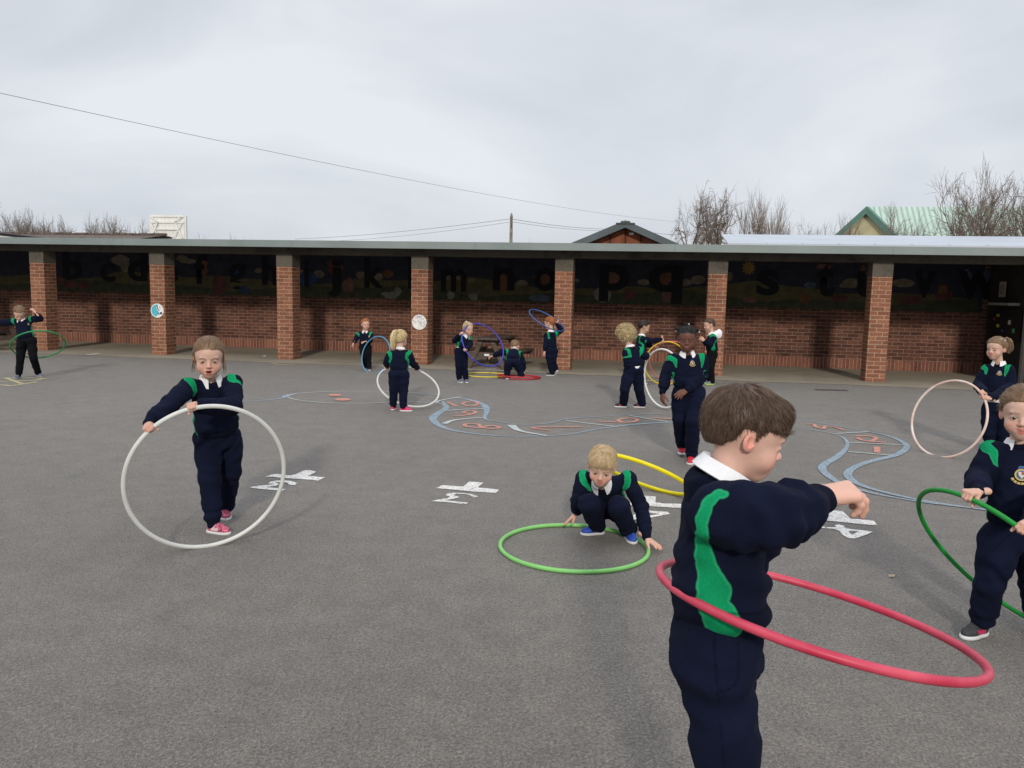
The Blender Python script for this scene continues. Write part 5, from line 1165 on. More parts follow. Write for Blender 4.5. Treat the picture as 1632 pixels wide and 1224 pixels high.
    if cz:
        ct = P.get('ctilt', 0.0); up_s, fw_s = up, fw; up = nrm(up*math.cos(ct)+fw*math.sin(ct)); fw = np.cross(up, Xr); Nc = Nk+np.array(P.get('coff', (0, 0, 0)))
        mb = MB(); n = 28; rings = []; ch = .026*cz
        for i in range(n+1):
            a = R_(-90+22)+(R_(360-44))*i/n          # runs from the front right round the back to the front left
            fr = math.exp(-((abs(i-n/2)-n/2)/(n*.12))**2); cx, sy = math.cos(a), math.sin(a)
            r1, r2, r3 = .042*S, .050*S, (.060+.010*fr)*S; tilt = -.012*fr
            def pt(r, z): return Nc+up*(z+.010*cz)+Xr*r*cx*1.05-fw*r*sy*1.0+fw*.004-RO
            rings.append([pt(r1, .000+tilt), pt(r1*.98, ch*.75+tilt*.6), pt(r2, ch*.95+tilt*.7), pt(r3, -.004+tilt*1.2-.018*fr), pt(r3-.003, -.006+tilt*1.2-.018*fr), pt(r2-.003, ch*.80+tilt*.7)])
        for i in range(n):
            for k in range(5): mb.face([rings[i][k], rings[i+1][k], rings[i+1][k+1], rings[i][k+1]])
        mb.face(rings[0][1:]); mb.face(rings[-1][1:][::-1])
        mb.build('shirt_collar', M['collar'], root, True, False); up, fw = up_s, fw_s
    if P.get('shirt'):
        v, f_ = surf([U(loft(Hm-up*P['shirt'], Hm+up*.03, Xr, [(0, .112*bx, .096*bx), (1, .108*bx, .090*bx)]), .01)], vc); v = relax(v, f_, 2); nn_ = vnormals(v, f_); v = v+nn_*(.004*wob(v, 70, 3))[:, None]; np_mesh('shirt_tail', v-RO, f_, M['collar'], root)
    # trousers
    tk = P.get('leg', 1.0)*S; hk = P.get('hipk', 1.0)*S; hc = (J['hip_R']+J['hip_L'])/2; wst = Hm+up*.02*S
    tp_ = [U(loft(hc-nrm(wst-hc)*.01, wst, hipX, [(0, .105*hk, .088*hk), (.5, .106*hk, .088*hk), (1, .098*hk, .080*hk)]), .02)]
    for s in 'RL':
        h_, k_, a_ = J['hip_'+s], J['kn_'+s], J['ank_'+s]; ad = nrm(a_-k_); m1 = h_+(k_-h_)*.45; m2 = k_+(a_-k_)*.55; c0 = a_-ad*.032*S; c1 = a_-ad*.010*S
        tp_ += chain([h_, m1, k_], [.072*tk, .066*tk, .055*tk], .025); tp_ += chain([k_, m2, c0], [.055*tk, .050*tk, .047*tk], .018); tp_ += chain([c0, c1, a_+ad*.006], [.046*tk, (.036 if not P.get('straight') else .045)*tk, (.031 if not P.get('straight') else .044)*tk], .008)
        if P.get('bum', 1): bs_ = P.get('bum', 1); bk_ = np.cross(hipX, nrm(wst-hc)); bk_ = bk_ if bk_ @ fw < 0 else -bk_; tp_.append(U(ell(h_+bk_*.028*S*bs_+nrm(wst-hc)*.01, (.062*hk, .062*hk, .066*hk)), .03))
    V, F_ = surf(tp_, vc); V = relax(V, F_, 2); NN = vnormals(V, F_); am = {3: .0085, 2: .0075, 1: .0055, 0: .005}[near]*S
    rg = lambda q: 1-2.4*np.abs(q); a = am*(.5*wob(V, 22, seed+21)+.6*rg(wob(V*np.array([1, 1, .6]), 34, seed+22))+.25*rg(wob(V, 60, seed+32))+.1*wob(V, 120, seed+33))
    for s in 'RL':
        k_, a_, h_ = J['kn_'+s], J['ank_'+s], J['hip_'+s]; ax = nrm(a_-h_); dd = np.linalg.norm(V-k_, axis=1); a = a+am*.6*np.exp(-(dd/(.08*S))**2)*np.sin(((V-k_) @ ax)*100/S+5*wob(V, 24, seed+5))
        ax = nrm(a_-k_); q = (V-a_) @ ax; dd = np.linalg.norm(V-a_, axis=1); a = a+am*.7*np.exp(-((dd-.05*S)/(.05*S))**2)*np.sin(q*130/S+5*wob(V, 26, seed+6))
        dd = np.linalg.norm(V-h_, axis=1); a = a+am*.8*np.exp(-((dd)/(.09*S))**2)*np.sin((V @ nrm(hipX+up*.8))*110/S+2*wob(V, 20, seed+8))
    V = V+NN*a[:, None]; sm = np.full(len(V), .4)
    for s, sg in (('R', 1), ('L', -1)):
        h_, k_, a_ = J['hip_'+s], J['kn_'+s], J['ank_'+s]; lx = hipX*sg
        pts = [wst+lx*.10*S, h_+lx*.075*S, k_+lx*.056*S, a_+lx*.045*S]; T_ = np.linspace(0, 3, 31); pts = np.stack([np.interp(T_, range(4), np.array(pts)[:, k]) for k in range(3)], 1); pts = [V[np.argmin(((V-q0)**2).sum(1))] for q0 in pts]
        pts = relax_line(pts)
        for i in range(len(pts)-1): sm = np.minimum(sm, seg_cone(pts[i], pts[i+1], .0006, .0006)[0](V[:, 0], V[:, 1], V[:, 2]))
        fwh = np.cross(nrm(wst-hc), hipX); fwh = fwh if fwh @ fw > 0 else -fwh; pk = [wst+lx*.075*S+fwh*.055*S-nrm(wst-hc)*.03*S, h_+lx*.070*S+fwh*.045*S-nrm(wst-hc)*.02*S, h_+lx*.085*S+fwh*.0*S-nrm(wst-hc)*.05*S]
        T_ = np.linspace(0, 2, 9); pk = np.stack([np.interp(T_, range(3), np.array(pk)[:, k]) for k in range(3)], 1); pk = [V[np.argmin(((V-q0)**2).sum(1))] for q0 in pk]
        for i in range(len(pk)-1): sm = np.minimum(sm, seg_cone(pk[i], pk[i+1], .0004, .0004)[0](V[:, 0], V[:, 1], V[:, 2]))
    np_mesh('trousers', V-RO, F_, P.get('tmat', M['trousers']), root, attrs={'rib': np.clip(0.5+sm, 0, 1)})
    # shoes
    for s in 'RL':
        a_ = J['ank_'+s]; td = np.array(P['toe'+s], float); pitch = P.get('pitch'+s, 0.0); td = nrm([td[0], td[1], 0]); fd = nrm(td*math.cos(pitch)+np.array([0, 0, -math.sin(pitch)])); fu = nrm(np.array([0, 0, 1.])-fd*fd[2]); fx = np.cross(fd, fu); q = S*P.get('foot', 1.0)
        O_ = a_-fu*.052*q+fd*.0
        up_ = [U(ell((0, .060, .022), (.030, .052, .024)), .01), U(ell((0, -.004, .028), (.027, .034, .030)), .02), U(seg_cone((0, .0, .03), (0, -.004, .062), .027, .025), .015), U(ell((0, .030, .036), (.026, .042, .024)), .012), ('i', (lambda X, Y, Z: .010-Z+0*X+0*Y, np.array([-.3]*3), np.array([.3]*3)), .004)]
        l, w_, f_ = local_mesh(up_, min(vc*.6, .005), O_, fx, fd, fu, q); w_ = relax(w_, f_, 1); sc_ = P['shoe']; ob_ = np_mesh('shoe', w_-RO, f_, SHM[sc_[0]], root)
        so_ = [U(ell((0, .058, .008), (.0345, .060, .030)), .01), U(ell((0, -.004, .008), (.030, .040, .030)), .02), ('i', (lambda X, Y, Z: np.abs(Z-.006+0*X+0*Y)-.0085, np.array([-.3]*3), np.array([.3]*3)), .003)]
        l, w_, f_ = local_mesh(so_, min(vc*.6, .004), O_, fx, fd, fu, q); w_ = relax(w_, f_, 1); np_mesh('sole', w_-RO, f_, SHM[sc_[1]], ob_)
        if len(sc_) > 2:
            for y_, z_, hh in ((.020, .057, .013), (.044, .046, .011)) if sc_[3:] != ['laces'] else ((.018, .056, .004), (.030, .052, .004), (.042, .046, .004), (.054, .041, .004)):
                mb = MB(); P_ = []
                for i in range(9):
                    an = math.pi*(i/8); P_.append((-.0305*math.cos(an), y_, .018+(z_-.016)*math.sin(an)))
                for i in range(8):
                    p, p2 = P_[i], P_[i+1]; Q = [(p[0], y_-hh, p[2]), (p2[0], y_-hh, p2[2]), (p2[0], y_+hh, p2[2]), (p[0], y_+hh, p[2])]; Q = [O_+q*(x_[0]*fx*1.04+x_[1]*fd+(x_[2]+.003)*fu)-RO for x_ in Q]; mb.face(Q)
                mb.build('shoe_strap', SHM[sc_[2]], ob_, True, False)
    if P.get('hood'):
        c = at(*P['hood'][:2], t0+P['hood'][2]); v, f_ = surf([U(ell(c, (.070, .050, .085))), U(ell(c+np.array([-.05, -.03, -.02]), (.05, .04, .05)), .02), Sb(ell(c+np.array([-.03, .0, .09]), (.03, .03, .05)), .01)], .007); v = relax(v, f_, 2); nn_ = vnormals(v, f_); v = v+nn_*(.008*wob(v, 60, 3))[:, None]; np_mesh('white_hood', v-RO, f_, M['collar'], root)
    return root
BM = [simple('crest_gold', (.50, .38, .12), .6, .1), simple('crest_blue', (.04, .09, .22), .6, .1), simple('crest_white', (.50, .50, .42), .6, .1), simple('crest_red', (.32, .05, .06), .6, .1)]
SHM = {'black': simple('shoe_black', (.018, .018, .022), .55, .2), 'white': simple('sole_white', (.68, .68, .68), .6, .08), 'grey': simple('shoe_grey', (.16, .18, .23), .7, .3, 40), 'pink': simple('shoe_glitter_pink', (.45, .10, .16), .45, .9, 60), 'pale_pink': simple('shoe_pale_pink', (.62, .48, .48), .6, .15),
       'red': simple('shoe_red', (.62, .03, .05), .5, .15), 'hot_pink': simple('shoe_hot_pink', (.60, .03, .13), .6, .15), 'blue': simple('shoe_blue', (.03, .08, .42), .5, .2), 'purple': simple('shoe_purple', (.12, .06, .25), .6, .2), 'lime': simple('sole_lime', (.45, .70, .12), .6, .1), 'charcoal': simple('shoe_charcoal', (.045, .045, .05), .7, .3, 80), 'grey_sole': simple('sole_grey', (.35, .35, .36), .7, .1)}

# ================================================================ hoops
HC_ = {}
def hoop_mat(name, col, col2=None, rough=0.42):
    mt, nt, b = new_mat(name, rough, col, 0.4); v = coords(nt); c = ramp(nt, noise(nt, v, 6, 4, .6), [(0.35, tuple(x*0.85 for x in col)), (0.65, col if col2 is None else col2)])
    nt.links.new(c, b.inputs['Base Color']); bump(nt, b, noise(nt, v, 40, 2), .05, .002); return mt
HOOP = {}
def hoop(id_, c, n, R, dep, t, col, label, tr=0.0105, col2=None, dz=0.0):
    k = t/dep; C = CAM+(np.array(c)-CAM)*k+np.array([0, 0, dz]); R *= k; n = nrm(n); HOOP[id_] = (C, n, R, tr)
    a1 = nrm(np.cross(n, [0.3, 0.5, 0.81])); a2 = np.cross(n, a1); nu, nv = 128, 10; th = np.arange(nu)*2*math.pi/nu; ph = np.arange(nv)*2*math.pi/nv
    rd = np.cos(th)[:, None]*a1+np.sin(th)[:, None]*a2; V = (R*rd)[:, None, :]+tr*(np.cos(ph)[None, :, None]*rd[:, None, :]+np.sin(ph)[None, :, None]*n); I = np.arange(nu*nv).reshape(nu, nv)
    F = np.stack([I, np.roll(I, -1, 0), np.roll(np.roll(I, -1, 0), -1, 1), np.roll(I, -1, 1)], -1).reshape(-1, 4)[:, ::-1]
    o = np_mesh('hula_hoop', V.reshape(-1, 3), F, hoop_mat('hoop_'+id_, col, col2)); o.location = tuple(C); tag(o, label, 'hula hoop')
    zl_ = C[2]-R*math.sqrt(max(0, 1-n[2]**2)); print('hoop', id_, 'R %.3f zmin %.3f' % (R, zl_)); return o
def GA(u, v, S=1.0, z=None): return gnd(u, v)+np.array([0, 0, .0545*S if z is None else z])
hoop('A', (-1.672, 4.352, .427), (-.503, .842, .196), .42, 4.44, 4.47, (.66, .67, .63), 'large off white hula hoop held by the girl with glitter shoes at left', .0125)
hoop('B', (-8.384, 14.178, .379), (-.364, .501, .785), .42, 14.21, 12.25, (.015, .26, .07), 'green hula hoop spinning round the boy at the far left')
hoop('C', (-2.713, 15.901, .176), (-.569, -.779, .263), .38, 15.95, 14.35, (.09, .30, .50), 'light blue hula hoop rolling beside the small ginger boy')
hoop('D', (-1.254, 9.683, .321), (.297, -.466, .833), .38, 9.75, 10.25, (.68, .67, .64), 'white hula hoop held by the child with the long blond ponytail', .0125)
hoop('E', (-.515, 13.876, .562), (.545, -.646, .535), .42, 13.89, 12.88, (.05, .05, .42), 'violet blue hula hoop held upright in front of the picnic table')
hoop('G', (.646, 15.622, .947), (.436, -.281, .855), .38, 15.58, 14.3, (.05, .12, .34), 'dark blue hula hoop held over the head of the ginger boy by the pillar')
hoop('I', (2.704, 14.133, .289), (-.087, .995, .049), .38, 14.18, 13.42, (.78, .50, .02), 'yellow hula hoop held by the dark haired boy near the curly haired child')
hoop('P', (2.729, 13.721, .351), (.163, .923, .348), .38, 13.76, 13.66, (.62, .14, .15), 'red hula hoop standing behind the yellow and the white upright hoops')
hoop('H', (1.955, 10.341, .41), (.86, .506, .069), .38, 10.40, 10.42, (.80, .80, .78), 'bright white upright hula hoop held by the curly haired child', .0125)
hoop('L', (.372, 4.45, .051), (.0, .0, 1.0), .42, 4.59, 4.714, (.24, .60, .17), 'light green hula hoop lying flat on the tarmac by the crouching boy', .0125)
hoop('Y', (.961, 5.707, .192), (.356, .351, .866), .36, 5.82, 5.82, (.85, .72, .0), 'bright yellow hula hoop tipping over behind the crouching boy', .0145)
hoop('N', (4.199, 7.654, .36), (-.861, -.409, .302), .38, 7.73, 7.78, (.70, .42, .33), 'pale peach hula hoop held by the girl with hair clips at right', .0115, (.78, .66, .60))
hoop('O', (2.256, 3.593, .305), (.749, .195, .633), .42, 3.70, 3.44, (.006, .26, .03), 'dark green hula hoop held by the child at the right edge of the photo')
hoop('M', (.83, 2.10, .637), (.209, .096, .973), .42, 2.18, 1.705, (.60, .035, .085), 'red hula hoop spinning round the waist of the nearest boy', .0094, (.66, .09, .14))
c_ = gnd(775, 598.5); hoop('YF', (c_[0], c_[1], .012), (0, 0, 1), .37, 1, 1, (.78, .62, .05), 'yellow hula hoop lying flat in front of the picnic table', .011)
c_ = gnd(827, 602.5); hoop('RF', (c_[0], c_[1], .035), (.03, .05, 1), .37, 1, 1, (.55, .03, .04), 'red hula hoop lying flat at the feet of the child bending down', .011)
hoop('RF2', (c_[0]+.02, c_[1]+.03, .012), (0, 0, 1), .35, 1, 1, (.50, .03, .04), 'second red hula hoop lying underneath the red one by the bending child', .011)

pale = (0.60, 0.385, 0.30); rel = 'relaxed'
# girl with the white hoop
person(dict(id='A', t=4.9, s=1.06, near=2, seed=3, dbg=1, label='girl at left in pink glitter shoes holding a large off white hoop', skin=pale, hs=1.13, hth=.005, face=(.33, -.93, -.12), mouth='open', squint=1, frown=1, browk=.9, brow=(.14, .085, .06),
    j=dict(head=(333, 570, -.22), neck=(335.5, 606, -.16), sh_R=(301, 616, -.24), el_R=(270, 645, -.42), sh_L=(371, 611, -.11), el_L=(372, 648, -.28), wr_L=(325, 641, -.35), wr_R=(247, 672, -.5), hem=(346, 688, -.04), hip_R=(331, 702, -.04), hip_L=(365, 702, .05), kn_R=(334, 764, -.06), kn_L=(368, 748, .1),
           ank_R=GA(340, 848, 1.0), ank_L=GA(360, 822, 1.0), grip_R=(238, 683), grip_L=(308, 650)),
    handR=('grip', 'A', (0, .4, -1)), handL=('grip', 'A', (0, .4, -1)), toeR=(1, -.35), toeL=(.35, -1), shoe=('pink', 'white', 'pale_pink'), hair='tied', tie=(0, -.10, .04), hcol='light_brown',
    tails=[([(.066, .02, .03), (.073, .012, -.03), (.076, .0, -.085)], (.010, .009, .006), 16), ([(-.066, .01, .03), (-.073, .004, -.03), (-.080, -.005, -.10)], (.010, .009, .006), 16), ([(.0, -.09, .06), (.02, -.13, .02), (.03, -.12, -.08)], (.012, .02, .008), 90)]))
# boy far left
person(dict(id='B', t=12.3, s=1.0, near=0, seed=4, dbg=1, label='boy at the far left looking down while a green hoop spins round his waist', skin=pale, hs=1.02, face=(.42, -.70, -.58), eyes='down',
    j=dict(head=(31, 499.5, -.05), neck=(34.5, 511, 0), sh_R=(22, 512.5, 0), el_R=(4, 514, 0), wr_R=(-9, 513, .02), sh_L=(51, 509, 0), el_L=(64, 508, -.05), wr_L=(57, 498.5, -.12), hem=(43, 540, 0), hip_R=(35, 544, 0), hip_L=(50, 544, 0), kn_R=(32.5, 570, 0), kn_L=(53, 570, 0), ank_R=GA(30, 603), ank_L=GA(61, 600)),
    handR=(rel, (-1, 0, .1), (0, 0, -1)), handL=(rel, (-.5, 0, .6), (-.5, 0, -.6)), toeR=(0, -1), toeL=(.8, -.5), shoe=('grey', 'grey_sole'), hair='boy', hcol='light_brown', badge=((45.5, 516), .022), tmat=M['trousers_dark']))
# small ginger boy
person(dict(id='C', t=14.7, s=.88, near=0, seed=5, dbg=1, label='small ginger haired boy walking behind a light blue hoop in front of the brick wall', skin=pale, hs=.98, face=(.45, -.85, -.05), mouth='smile',
    j=dict(head=(582.5, 517, -.02), neck=(582, 529.5, 0), sh_R=(571.5, 532.5, 0), el_R=(567, 541.5, 0), wr_R=(563.5, 547, -.05), sh_L=(591, 532.5, 0), el_L=(591, 542.5, -.03), wr_L=(580.5, 545, -.12), hem=(582, 550.5, 0), hip_R=(577.5, 553.5, 0), hip_L=(586.5, 553.5, 0), kn_R=(580, 569, -.04), kn_L=(587.5, 570, .02), ank_R=GA(583.5, 588.5, .9), ank_L=GA(588.5, 590, .9)),
    handR=(rel, (-.4, -.2, -.8), (0.5, 0, -.2)), handL=('fist', (-.8, -.3, -.2), (0, .2, -1)), toeR=(.1, -1), toeL=(.3, -1), shoe=('black', 'white'), hair='boy', hcol='ginger', straight=1, tmat=M['trousers_dark'], badge=((588.5, 536), .02)))
# ponytail child
person(dict(id='D', t=9.87, s=.95, near=1, seed=6, dbg=1, label='child with a long blond ponytail seen from behind, red shoes, holding a white hoop', skin=pale, hs=1.06, face=(.30, .94, -.08), hair='tied', tie=(0, -.085, .085), hcol='bright_blond',
    j=dict(head=(638, 541, .03), neck=(638, 557.5, 0), sh_R=(651, 564.5, 0), el_R=(656.5, 577.5, .04), wr_R=(662, 585, .08), sh_L=(622, 565.5, 0), el_L=(616.5, 577.5, .04), wr_L=(617, 586, .08), hem=(635.5, 591.5, 0), hip_R=(643.5, 598, 0), hip_L=(628, 598, 0), kn_R=(643, 622, 0), kn_L=(627.5, 621, 0), ank_R=GA(642.5, 655.5, .95), ank_L=GA(626.5, 653.5, .95), grip_R=(665, 588.5), grip_L=(616, 588.5)),
    handR=('grip', 'D', (0, .3, -1)), handL=('grip', 'D', (0, .3, -1)), toeR=(.95, .1), toeL=(.1, .9), shoe=('hot_pink', 'white'),
    tails=[([(0, -.085, .085), (-.01, -.125, .085), (-.028, -.140, .02), (-.030, -.130, -.07), (-.030, -.120, -.125)], (.014, .024, .030, .028, .012), 420)]))
# child with the violet hoop
person(dict(id='E', t=13.0, s=.94, near=0, seed=7, dbg=1, label='child with pale tied hair looking through the violet blue hoop beside the picnic table', skin=pale, hs=1.0, face=(.55, -.80, -.05), hair='tied', tie=(0, -.06, .09), hcol='blond',
    j=dict(head=(746, 524.5, -.04), neck=(742.5, 537, 0), sh_R=(732, 539, -.08), el_R=(724.5, 543, -.05), wr_R=(731, 534, -.12), sh_L=(748, 540, .07), el_L=(750, 549, .0), wr_L=(745, 552, -.1), hem=(736, 556, 0), hip_R=(731.5, 561, -.04), hip_L=(739, 561, .04), kn_R=(731, 583, -.04), kn_L=(740, 583, .02), ank_R=GA(731.5, 609.5, .95), ank_L=GA(742.5, 609.5, .95), grip_R=(737, 531.5), grip_L=(742.5, 556)),
    handR=('grip', 'E', (.5, 1, 0)), handL=('grip', 'E', (.5, 1, 0)), toeR=(.6, -.8), toeL=(.25, -1), shoe=('grey', 'white'), shirt=.03, beads=[((0, -.06, .115), (.012, .012, .012), M['collar'])],
    tails=[([(0, -.06, .09), (-.005, -.085, .11), (0, -.10, .06), (0, -.09, .02)], (.01, .015, .012, .006), 60)]))
# bending child
person(dict(id='F', t=13.7, s=1.0, near=0, seed=8, dbg=1, label='child bending down away from the camera over a flat red hoop', skin=pale, hs=1.0, face=(.2, .72, -.68), hup=(0, .6, .7), hair='boy', hcol='light_brown',
    j=dict(head=(821, 552.5, .36), neck=(819, 559, .24), sh_R=(828.5, 564, .19), el_R=(834, 579, .2), wr_R=(835, 592, .24), sh_L=(807, 561, .19), el_L=(794.5, 563.5, .12), wr_L=(785, 567.5, .08), hem=(817, 575, 0), hip_R=(824, 580.5, -.02), hip_L=(810.5, 580.5, -.02), kn_R=(829.5, 592, .04), kn_L=(808.5, 592, .04), ank_R=GA(831, 605, 1.0), ank_L=GA(808.5, 604.5, 1.0)),
    handR=(rel, (0, .1, -1), (-1, 0, 0)), handL=('droop', (-1, -.1, -.25), (0, 0, -1)), toeR=(.1, 1), toeL=(-.1, 1), shoe=('grey', 'white'), panel=.9))
# ginger boy with hoop over his head
person(dict(id='G', t=14.4, s=.97, near=0, seed=9, dbg=1, label='ginger haired boy seen from behind beside a pillar holding a blue hoop over his head', skin=pale, hs=1.03, face=(-.80, .45, -.20), hair='boy', hth=.014, hcol='ginger',
    j=dict(head=(876, 515.5, .02), neck=(878, 529.5, 0), sh_R=(886, 532, .04), el_R=(895.5, 526, .04), wr_R=(890, 517, 0), sh_L=(871.5, 534.5, -.06), el_L=(870, 548.5, -.07), wr_L=(868, 560, -.10), hem=(877.5, 556, 0), hip_R=(882.5, 560, .03), hip_L=(874.5, 560, -.04), kn_R=(882, 576, .0), kn_L=(876, 577, -.03), ank_R=GA(886, 598.5, 1.0, .10), ank_L=GA(880, 599, 1.0), grip_R=(889.5, 511.5)),
    handR=('grip', 'G', (-.3, 0, 1)), handL=(rel, (-.2, -.1, -1), (.5, 0.5, 0)), toeR=(-.4, .8), toeL=(-1, .1), pitchR=.8, shoe=('black', 'white'), straight=1))
# curly child
person(dict(id='H', t=10.45, s=1.03, near=1, seed=10, dbg=1, label='child with a mop of curly blond hair seen from behind holding a bright white hoop', skin=pale, hs=1.02, face=(-.45, .88, -.1), hair='curly', hth=.023, hcol='bright_blond', nst=1500, wst=.0036,
    j=dict(head=(997, 534.5, .02), neck=(1004.5, 553.5, 0), sh_R=(1018.5, 559, .06), el_R=(1029, 567, .03), wr_R=(1034, 570, 0), sh_L=(998, 562.5, -.06), el_L=(1000, 578.5, -.07), wr_L=(1001, 590, -.09), hem=(1009, 586, 0), hip_R=(1015.5, 592, .03), hip_L=(1003, 592, -.03), kn_R=(1018.5, 620, .05), kn_L=(995.5, 620, -.04), ank_R=GA(1023, 649.5, 1.0), ank_L=GA(993.5, 649, 1.0), grip_R=(1036.5, 568)),
    handR=('grip', 'H', (.4, .3, -.6)), handL=(rel, (0, 0, -1), (.8, .5, 0)), toeR=(-1, .1), toeL=(-1, .1), shoe=('black', 'white', 'hot_pink'), shirt=.02, leg=1.08, straight=1))
# dark haired boy
person(dict(id='I', t=13.4, s=.98, near=0, seed=11, dbg=1, label='dark haired boy leaning forward with an outstretched arm on the yellow hoop', skin=(.52, .33, .23), hs=1.0, face=(.93, .12, -.25), hair='boy', hth=.013, hcol='dark_brown',
    j=dict(head=(1026.5, 521.5, -.02), neck=(1022.5, 535.5, 0), sh_R=(1024, 540, -.1), el_R=(1038.5, 543.5, -.06), wr_R=(1050, 545.5, .0), sh_L=(1018, 540, .1), el_L=(1030, 549, .13), wr_L=(1041, 552, .1), hem=(1020.5, 564, 0), hip_R=(1021, 569, -.06), hip_L=(1018, 569, .06), kn_R=(1021, 589, -.05), kn_L=(1018, 588, .06), ank_R=GA(1021, 611.5, 1.0), ank_L=GA(1017, 609, 1.0), grip_R=(1056, 545)),
    handR=('grip', 'I', (.1, .2, -1)), handL=(rel, (1, 0, 0), (0, 0, -1)), toeR=(1, 0), toeL=(1, .1), shoe=('black', 'white')))
# walking girl
person(dict(id='J', t=7.17, s=1.13, near=1, vh=.0032, vc=.0075, seed=12, dbg=1, label='black girl walking towards the camera in navy jumper, red and white trainers', skin=(.135, .055, .036), dark=1, hs=1.07, face=(-.18, -.97, -.10), mouth='closed', brow=(.01, .008, .008), browk=.5,
    j=dict(head=(1094.5, 540, -.08), neck=(1095, 565.5, -.02), sh_R=(1072.5, 574, 0), el_R=(1061, 599.5, .03), wr_R=(1055.5, 627, .0), sh_L=(1118, 573, 0), el_L=(1118.5, 600, .02), wr_L=(1094, 622.5, -.16), hem=(1097.5, 617, 0), hip_R=(1086, 628, 0), hip_L=(1110, 628, 0), kn_R=(1083.5, 666, .02), kn_L=(1105, 670, -.12), ank_R=GA(1087, 725, 1.0, .085), ank_L=GA(1101, 736, 1.0)),
    handR=(rel, (.05, -.1, -1), (.85, .3, 0)), handL=(rel, (-.85, -.35, -.45), (-.2, .6, -.75)), toeR=(-.25, -1), toeL=(-.25, -1), shoe=('red', 'white', 'purple'), hair='tied', tie=(0, -.05, .10), hcol='black', badge=((1103.5, 578.5), .032), leg=1.02, hth=.004,
    beads=[((.015, -.01, .123), (.006, .006, .006), M['white']), ((-.012, .0, .122), (.006, .006, .006), M['white']), ((.094, -.02, .060), (.007, .007, .007), M['white']), ((.085, -.02, .085), (.006, .006, .006), M['white']), ((-.098, -.02, .058), (.007, .007, .007), M['white'])],
    tails=[([(.05, -.02, .08), (.085, -.02, .08), (.095, -.02, .05)], (.008, .012, .009), 90), ([(-.05, -.02, .08), (-.080, -.02, .07), (-.090, -.02, .05)], (.007, .010, .006), 70), ([(0, .0, .10), (.01, -.01, .118), (.03, -.03, .112)], (.014, .014, .01), 80)]))
# boy with white hood
person(dict(id='K', t=13.55, s=1.0, near=0, seed=13, dbg=1, label='boy in profile by a brick pillar with a white hood hanging at his back', skin=pale, hs=1.0, face=(-.96, -.1, -.22), hair='boy', hth=.009, hcol='brown',
    j=dict(head=(1130.5, 518, 0), neck=(1135, 532.5, 0), sh_L=(1136.5, 537.5, -.10), sh_R=(1133, 537.5, .10), el_L=(1132, 549, -.12), wr_L=(1122.5, 543, -.13), el_R=(1127, 548, .08), wr_R=(1119.5, 542, .04), hem=(1135, 560, 0), hip_L=(1135, 566, -.05), hip_R=(1134, 566, .05), kn_L=(1133.5, 586, -.05), kn_R=(1132.5, 585, .05), ank_L=GA(1134.5, 613, 1.0), ank_R=GA(1130, 611, 1.0)),
    handL=('fist', (-.8, 0, .4), (.1, .9, 0)), handR=('fist', (-.8, 0, .4), (.1, -.9, 0)), toeL=(-1, -.2), toeR=(-1, -.2), shoe=('grey', 'lime'), hood=(1144.5, 532, .0), straight=1, tmat=M['trousers_dark']))
# crouching boy
person(dict(id='L', t=4.85, s=1.0, near=2, seed=14, dbg=1, label='blond boy crouching with both hands on the ground behind a light green hoop', skin=(.64, .42, .32), hs=1.08, face=(-.16, -.91, -.30), hup=(0.05, -.3, 1), mouth='smile', brow=(.35, .22, .12), hair='fringe', hth=.005, hcol='blond', hlen=.026, whorl=(.0, -.04, .12), hlift=.08,
    j=dict(head=(959.5, 742, -.16), neck=(958.5, 770, -.01), sh_R=(930, 763, .03), el_R=(921.5, 798, .0), wr_R=(919.5, 817, .12), sh_L=(1001, 763, .02), el_L=(1022, 808, -.03), wr_L=(1031.5, 858, -.14), hem=(967, 801, .20), hip_R=(952, 812, .16), hip_L=(984, 812, .16), kn_R=(937, 803, -.15), kn_L=(985, 807, -.17), ank_R=GA(953, 851, 1.0), ank_L=GA(1002.5, 859, 1.0)),
    handR=('flat', (-.60, .1, -.65), (-.2, 0, -1)), handL=('flat', (.62, -.62, -.36), (0, -.2, -1)), toeR=(-1, -.28), toeL=(.12, -1), shoe=('blue', 'white', 'black'), leg=1.05, bum=0, sleeve=.92, panel=.85, fat=.98))
# girl with pale hoop
person(dict(id='N', t=8.0, s=1.04, near=1, seed=15, dbg=1, label='girl with pink hair clips smiling to the left with a pale peach hoop', skin=pale, hs=1.06, face=(-.86, -.50, -.02), mouth='smile', hair='tied', tie=(0, -.09, .07), hcol='light_brown', shirt=.05,
    j=dict(head=(1588, 556, -.04), neck=(1592, 580.5, 0), sh_R=(1572.5, 589, .07), el_R=(1558.5, 614, .06), wr_R=(1562, 630, -.02), sh_L=(1608, 590, -.07), el_L=(1611, 616, -.10), wr_L=(1578, 629, -.12), hem=(1587, 634, 0), hip_R=(1577.5, 655, .03), hip_L=(1600, 655, -.03), kn_R=(1576, 690, .02), kn_L=(1600, 692, -.05), ank_R=GA(1578, 719, 1.0), ank_L=GA(1600, 722, 1.0), grip_R=(1563, 627), grip_L=(1568, 636)),
    handR=('grip', 'N', (.2, .6, -.4)), handL=('grip', 'N', (.2, .8, -.2)), toeR=(-.8, -.6), toeL=(-.8, -.6), shoe=('black', 'white'), badge=((1593, 594), .028),
    beads=[((-.050, .020, .096), (.012, .005, .006), SHM['pale_pink']), ((-.066, -.010, .082), (.006, .014, .008), SHM['pale_pink'])],
    tails=[([(0, -.09, .07), (-.03, -.125, .07), (-.04, -.14, .0), (-.03, -.13, -.05)], (.02, .034, .034, .012), 160)]))
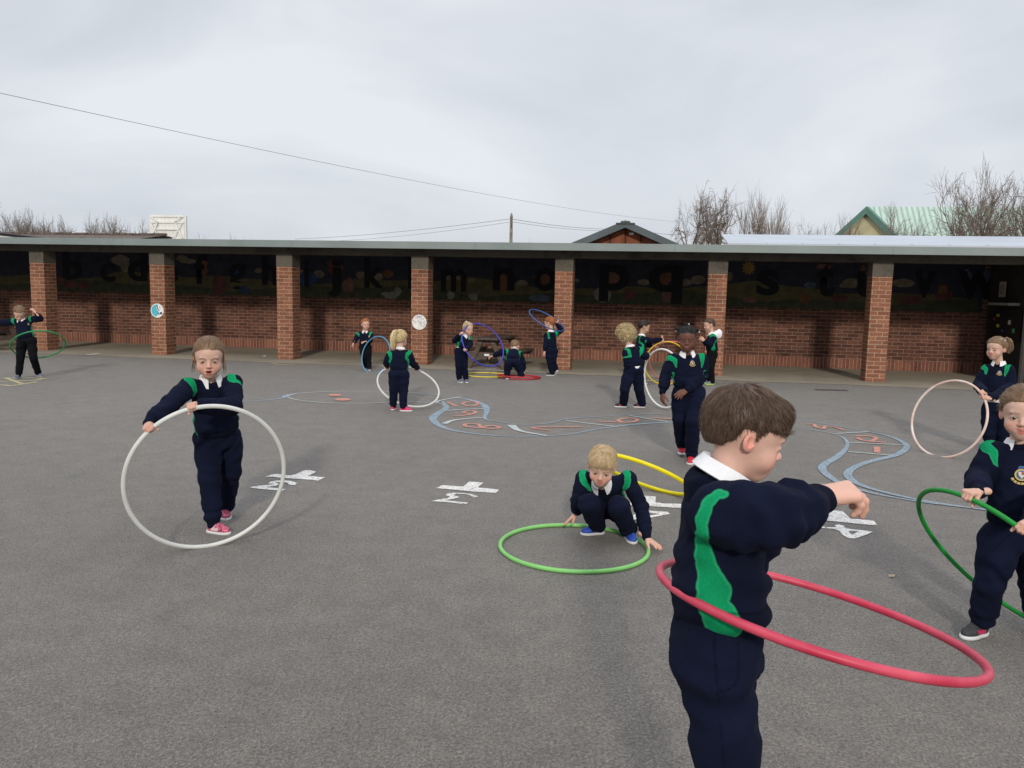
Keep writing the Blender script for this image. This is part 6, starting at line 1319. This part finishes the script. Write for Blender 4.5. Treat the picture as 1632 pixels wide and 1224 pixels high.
# child at the right edge
person(dict(id='O', t=3.54, s=1.05, near=2, seed=16, dbg=1, label='smiling child cut by the right edge of the photo holding a dark green hoop', skin=(.64, .42, .33), hs=1.10, face=(-.50, -.86, -.04), mouth='smile', brow=(.25, .16, .10), hair='tied', tie=(0, -.10, .05), hcol='light_brown', jit=.12, collar=.6,
    j=dict(head=(1629, 659, -.04), neck=(1628, 706, 0), sh_R=(1582, 722, .05), el_R=(1559, 762, .03), wr_R=(1549, 785, -.05), sh_L=(1674, 722, -.08), el_L=(1676, 775, -.02), wr_L=(1648, 845, -.12), hem=(1623, 838, 0), hip_R=(1596, 866, 0), hip_L=(1648, 866, .02), kn_R=(1576, 930, -.03), kn_L=(1650, 932, 0), ank_R=GA(1561, 1012, 1.05), ank_L=GA(1655, 1012, 1.05), grip_R=(1542, 793), grip_L=(1629, 846)),
    handR=('grip', 'O', (0, .5, -1)), handL=('grip', 'O', (0, .5, -1)), toeR=(-.85, -.42), toeL=(.1, -1), shoe=('charcoal', 'white', 'hot_pink'), badge=((1628, 757), .042), leg=1.02))
# nearest boy
P_M = dict(id='M', t=1.65, s=1.20, near=3, seed=17, dbg=1, label='nearest boy in profile, brown hair, arm raised with a red hoop round his waist', skin=(.70, .455, .365), hs=.89, face=(.96, .05, -.27), hup=(.25, 0, 1), eyes='down', mouth='open', brow=(.09, .055, .035), hair='crop', hth=.009, hcol='brown', hlen=.022, hlift=.10, whorl=(0, -.05, .12),
    j=dict(head=(1186, 692, 0), neck=(1149, 772, .0), sh_R=(1153, 822, -.13), el_R=(1236, 826, -.19), wr_R=(1308, 789, -.10), sh_L=(1163, 806, .13), el_L=(1200, 872, .16), wr_L=(1226, 812, .12), hem=(1140, 992, .0), hip_R=(1143, 1060, -.065), hip_L=(1146, 1058, .065), kn_R=(1166, 1330, -.06), kn_L=(1174, 1320, .07), ank_R=at(1158, 1600, 1.58), ank_L=at(1172, 1560, 1.74)),
    handR=('droop', (1, .05, .10), (.0, .30, -1), (.9, .5)), handL=('fist', (.9, 0, .1), (0, 0, -1)), toeR=(1, .1), toeL=(1, .2), shoe=('black', 'white'), fat=.78, leg=.73, hipk=.80, bum=.6, sleeve=.96, ctilt=.42, coff=(.0, 0, .012), strokeR=[([(1150, 784, -.12), (1138, 784, -.12), (1122, 800, -.12), (1112, 832, -.14), (1113, 868, -.15), (1120, 905, -.14), (1136, 945, -.14)], (.005, .009, .011, .012, .013, .020, .030)), ([(1133, 945, -.14), (1140, 968, -.14), (1148, 1005, -.14)], (.028, .026, .036))], panel=1.0)
for k in ('ank_R', 'ank_L'): P_M['j'][k][2] = .0545*1.2
person(P_M)
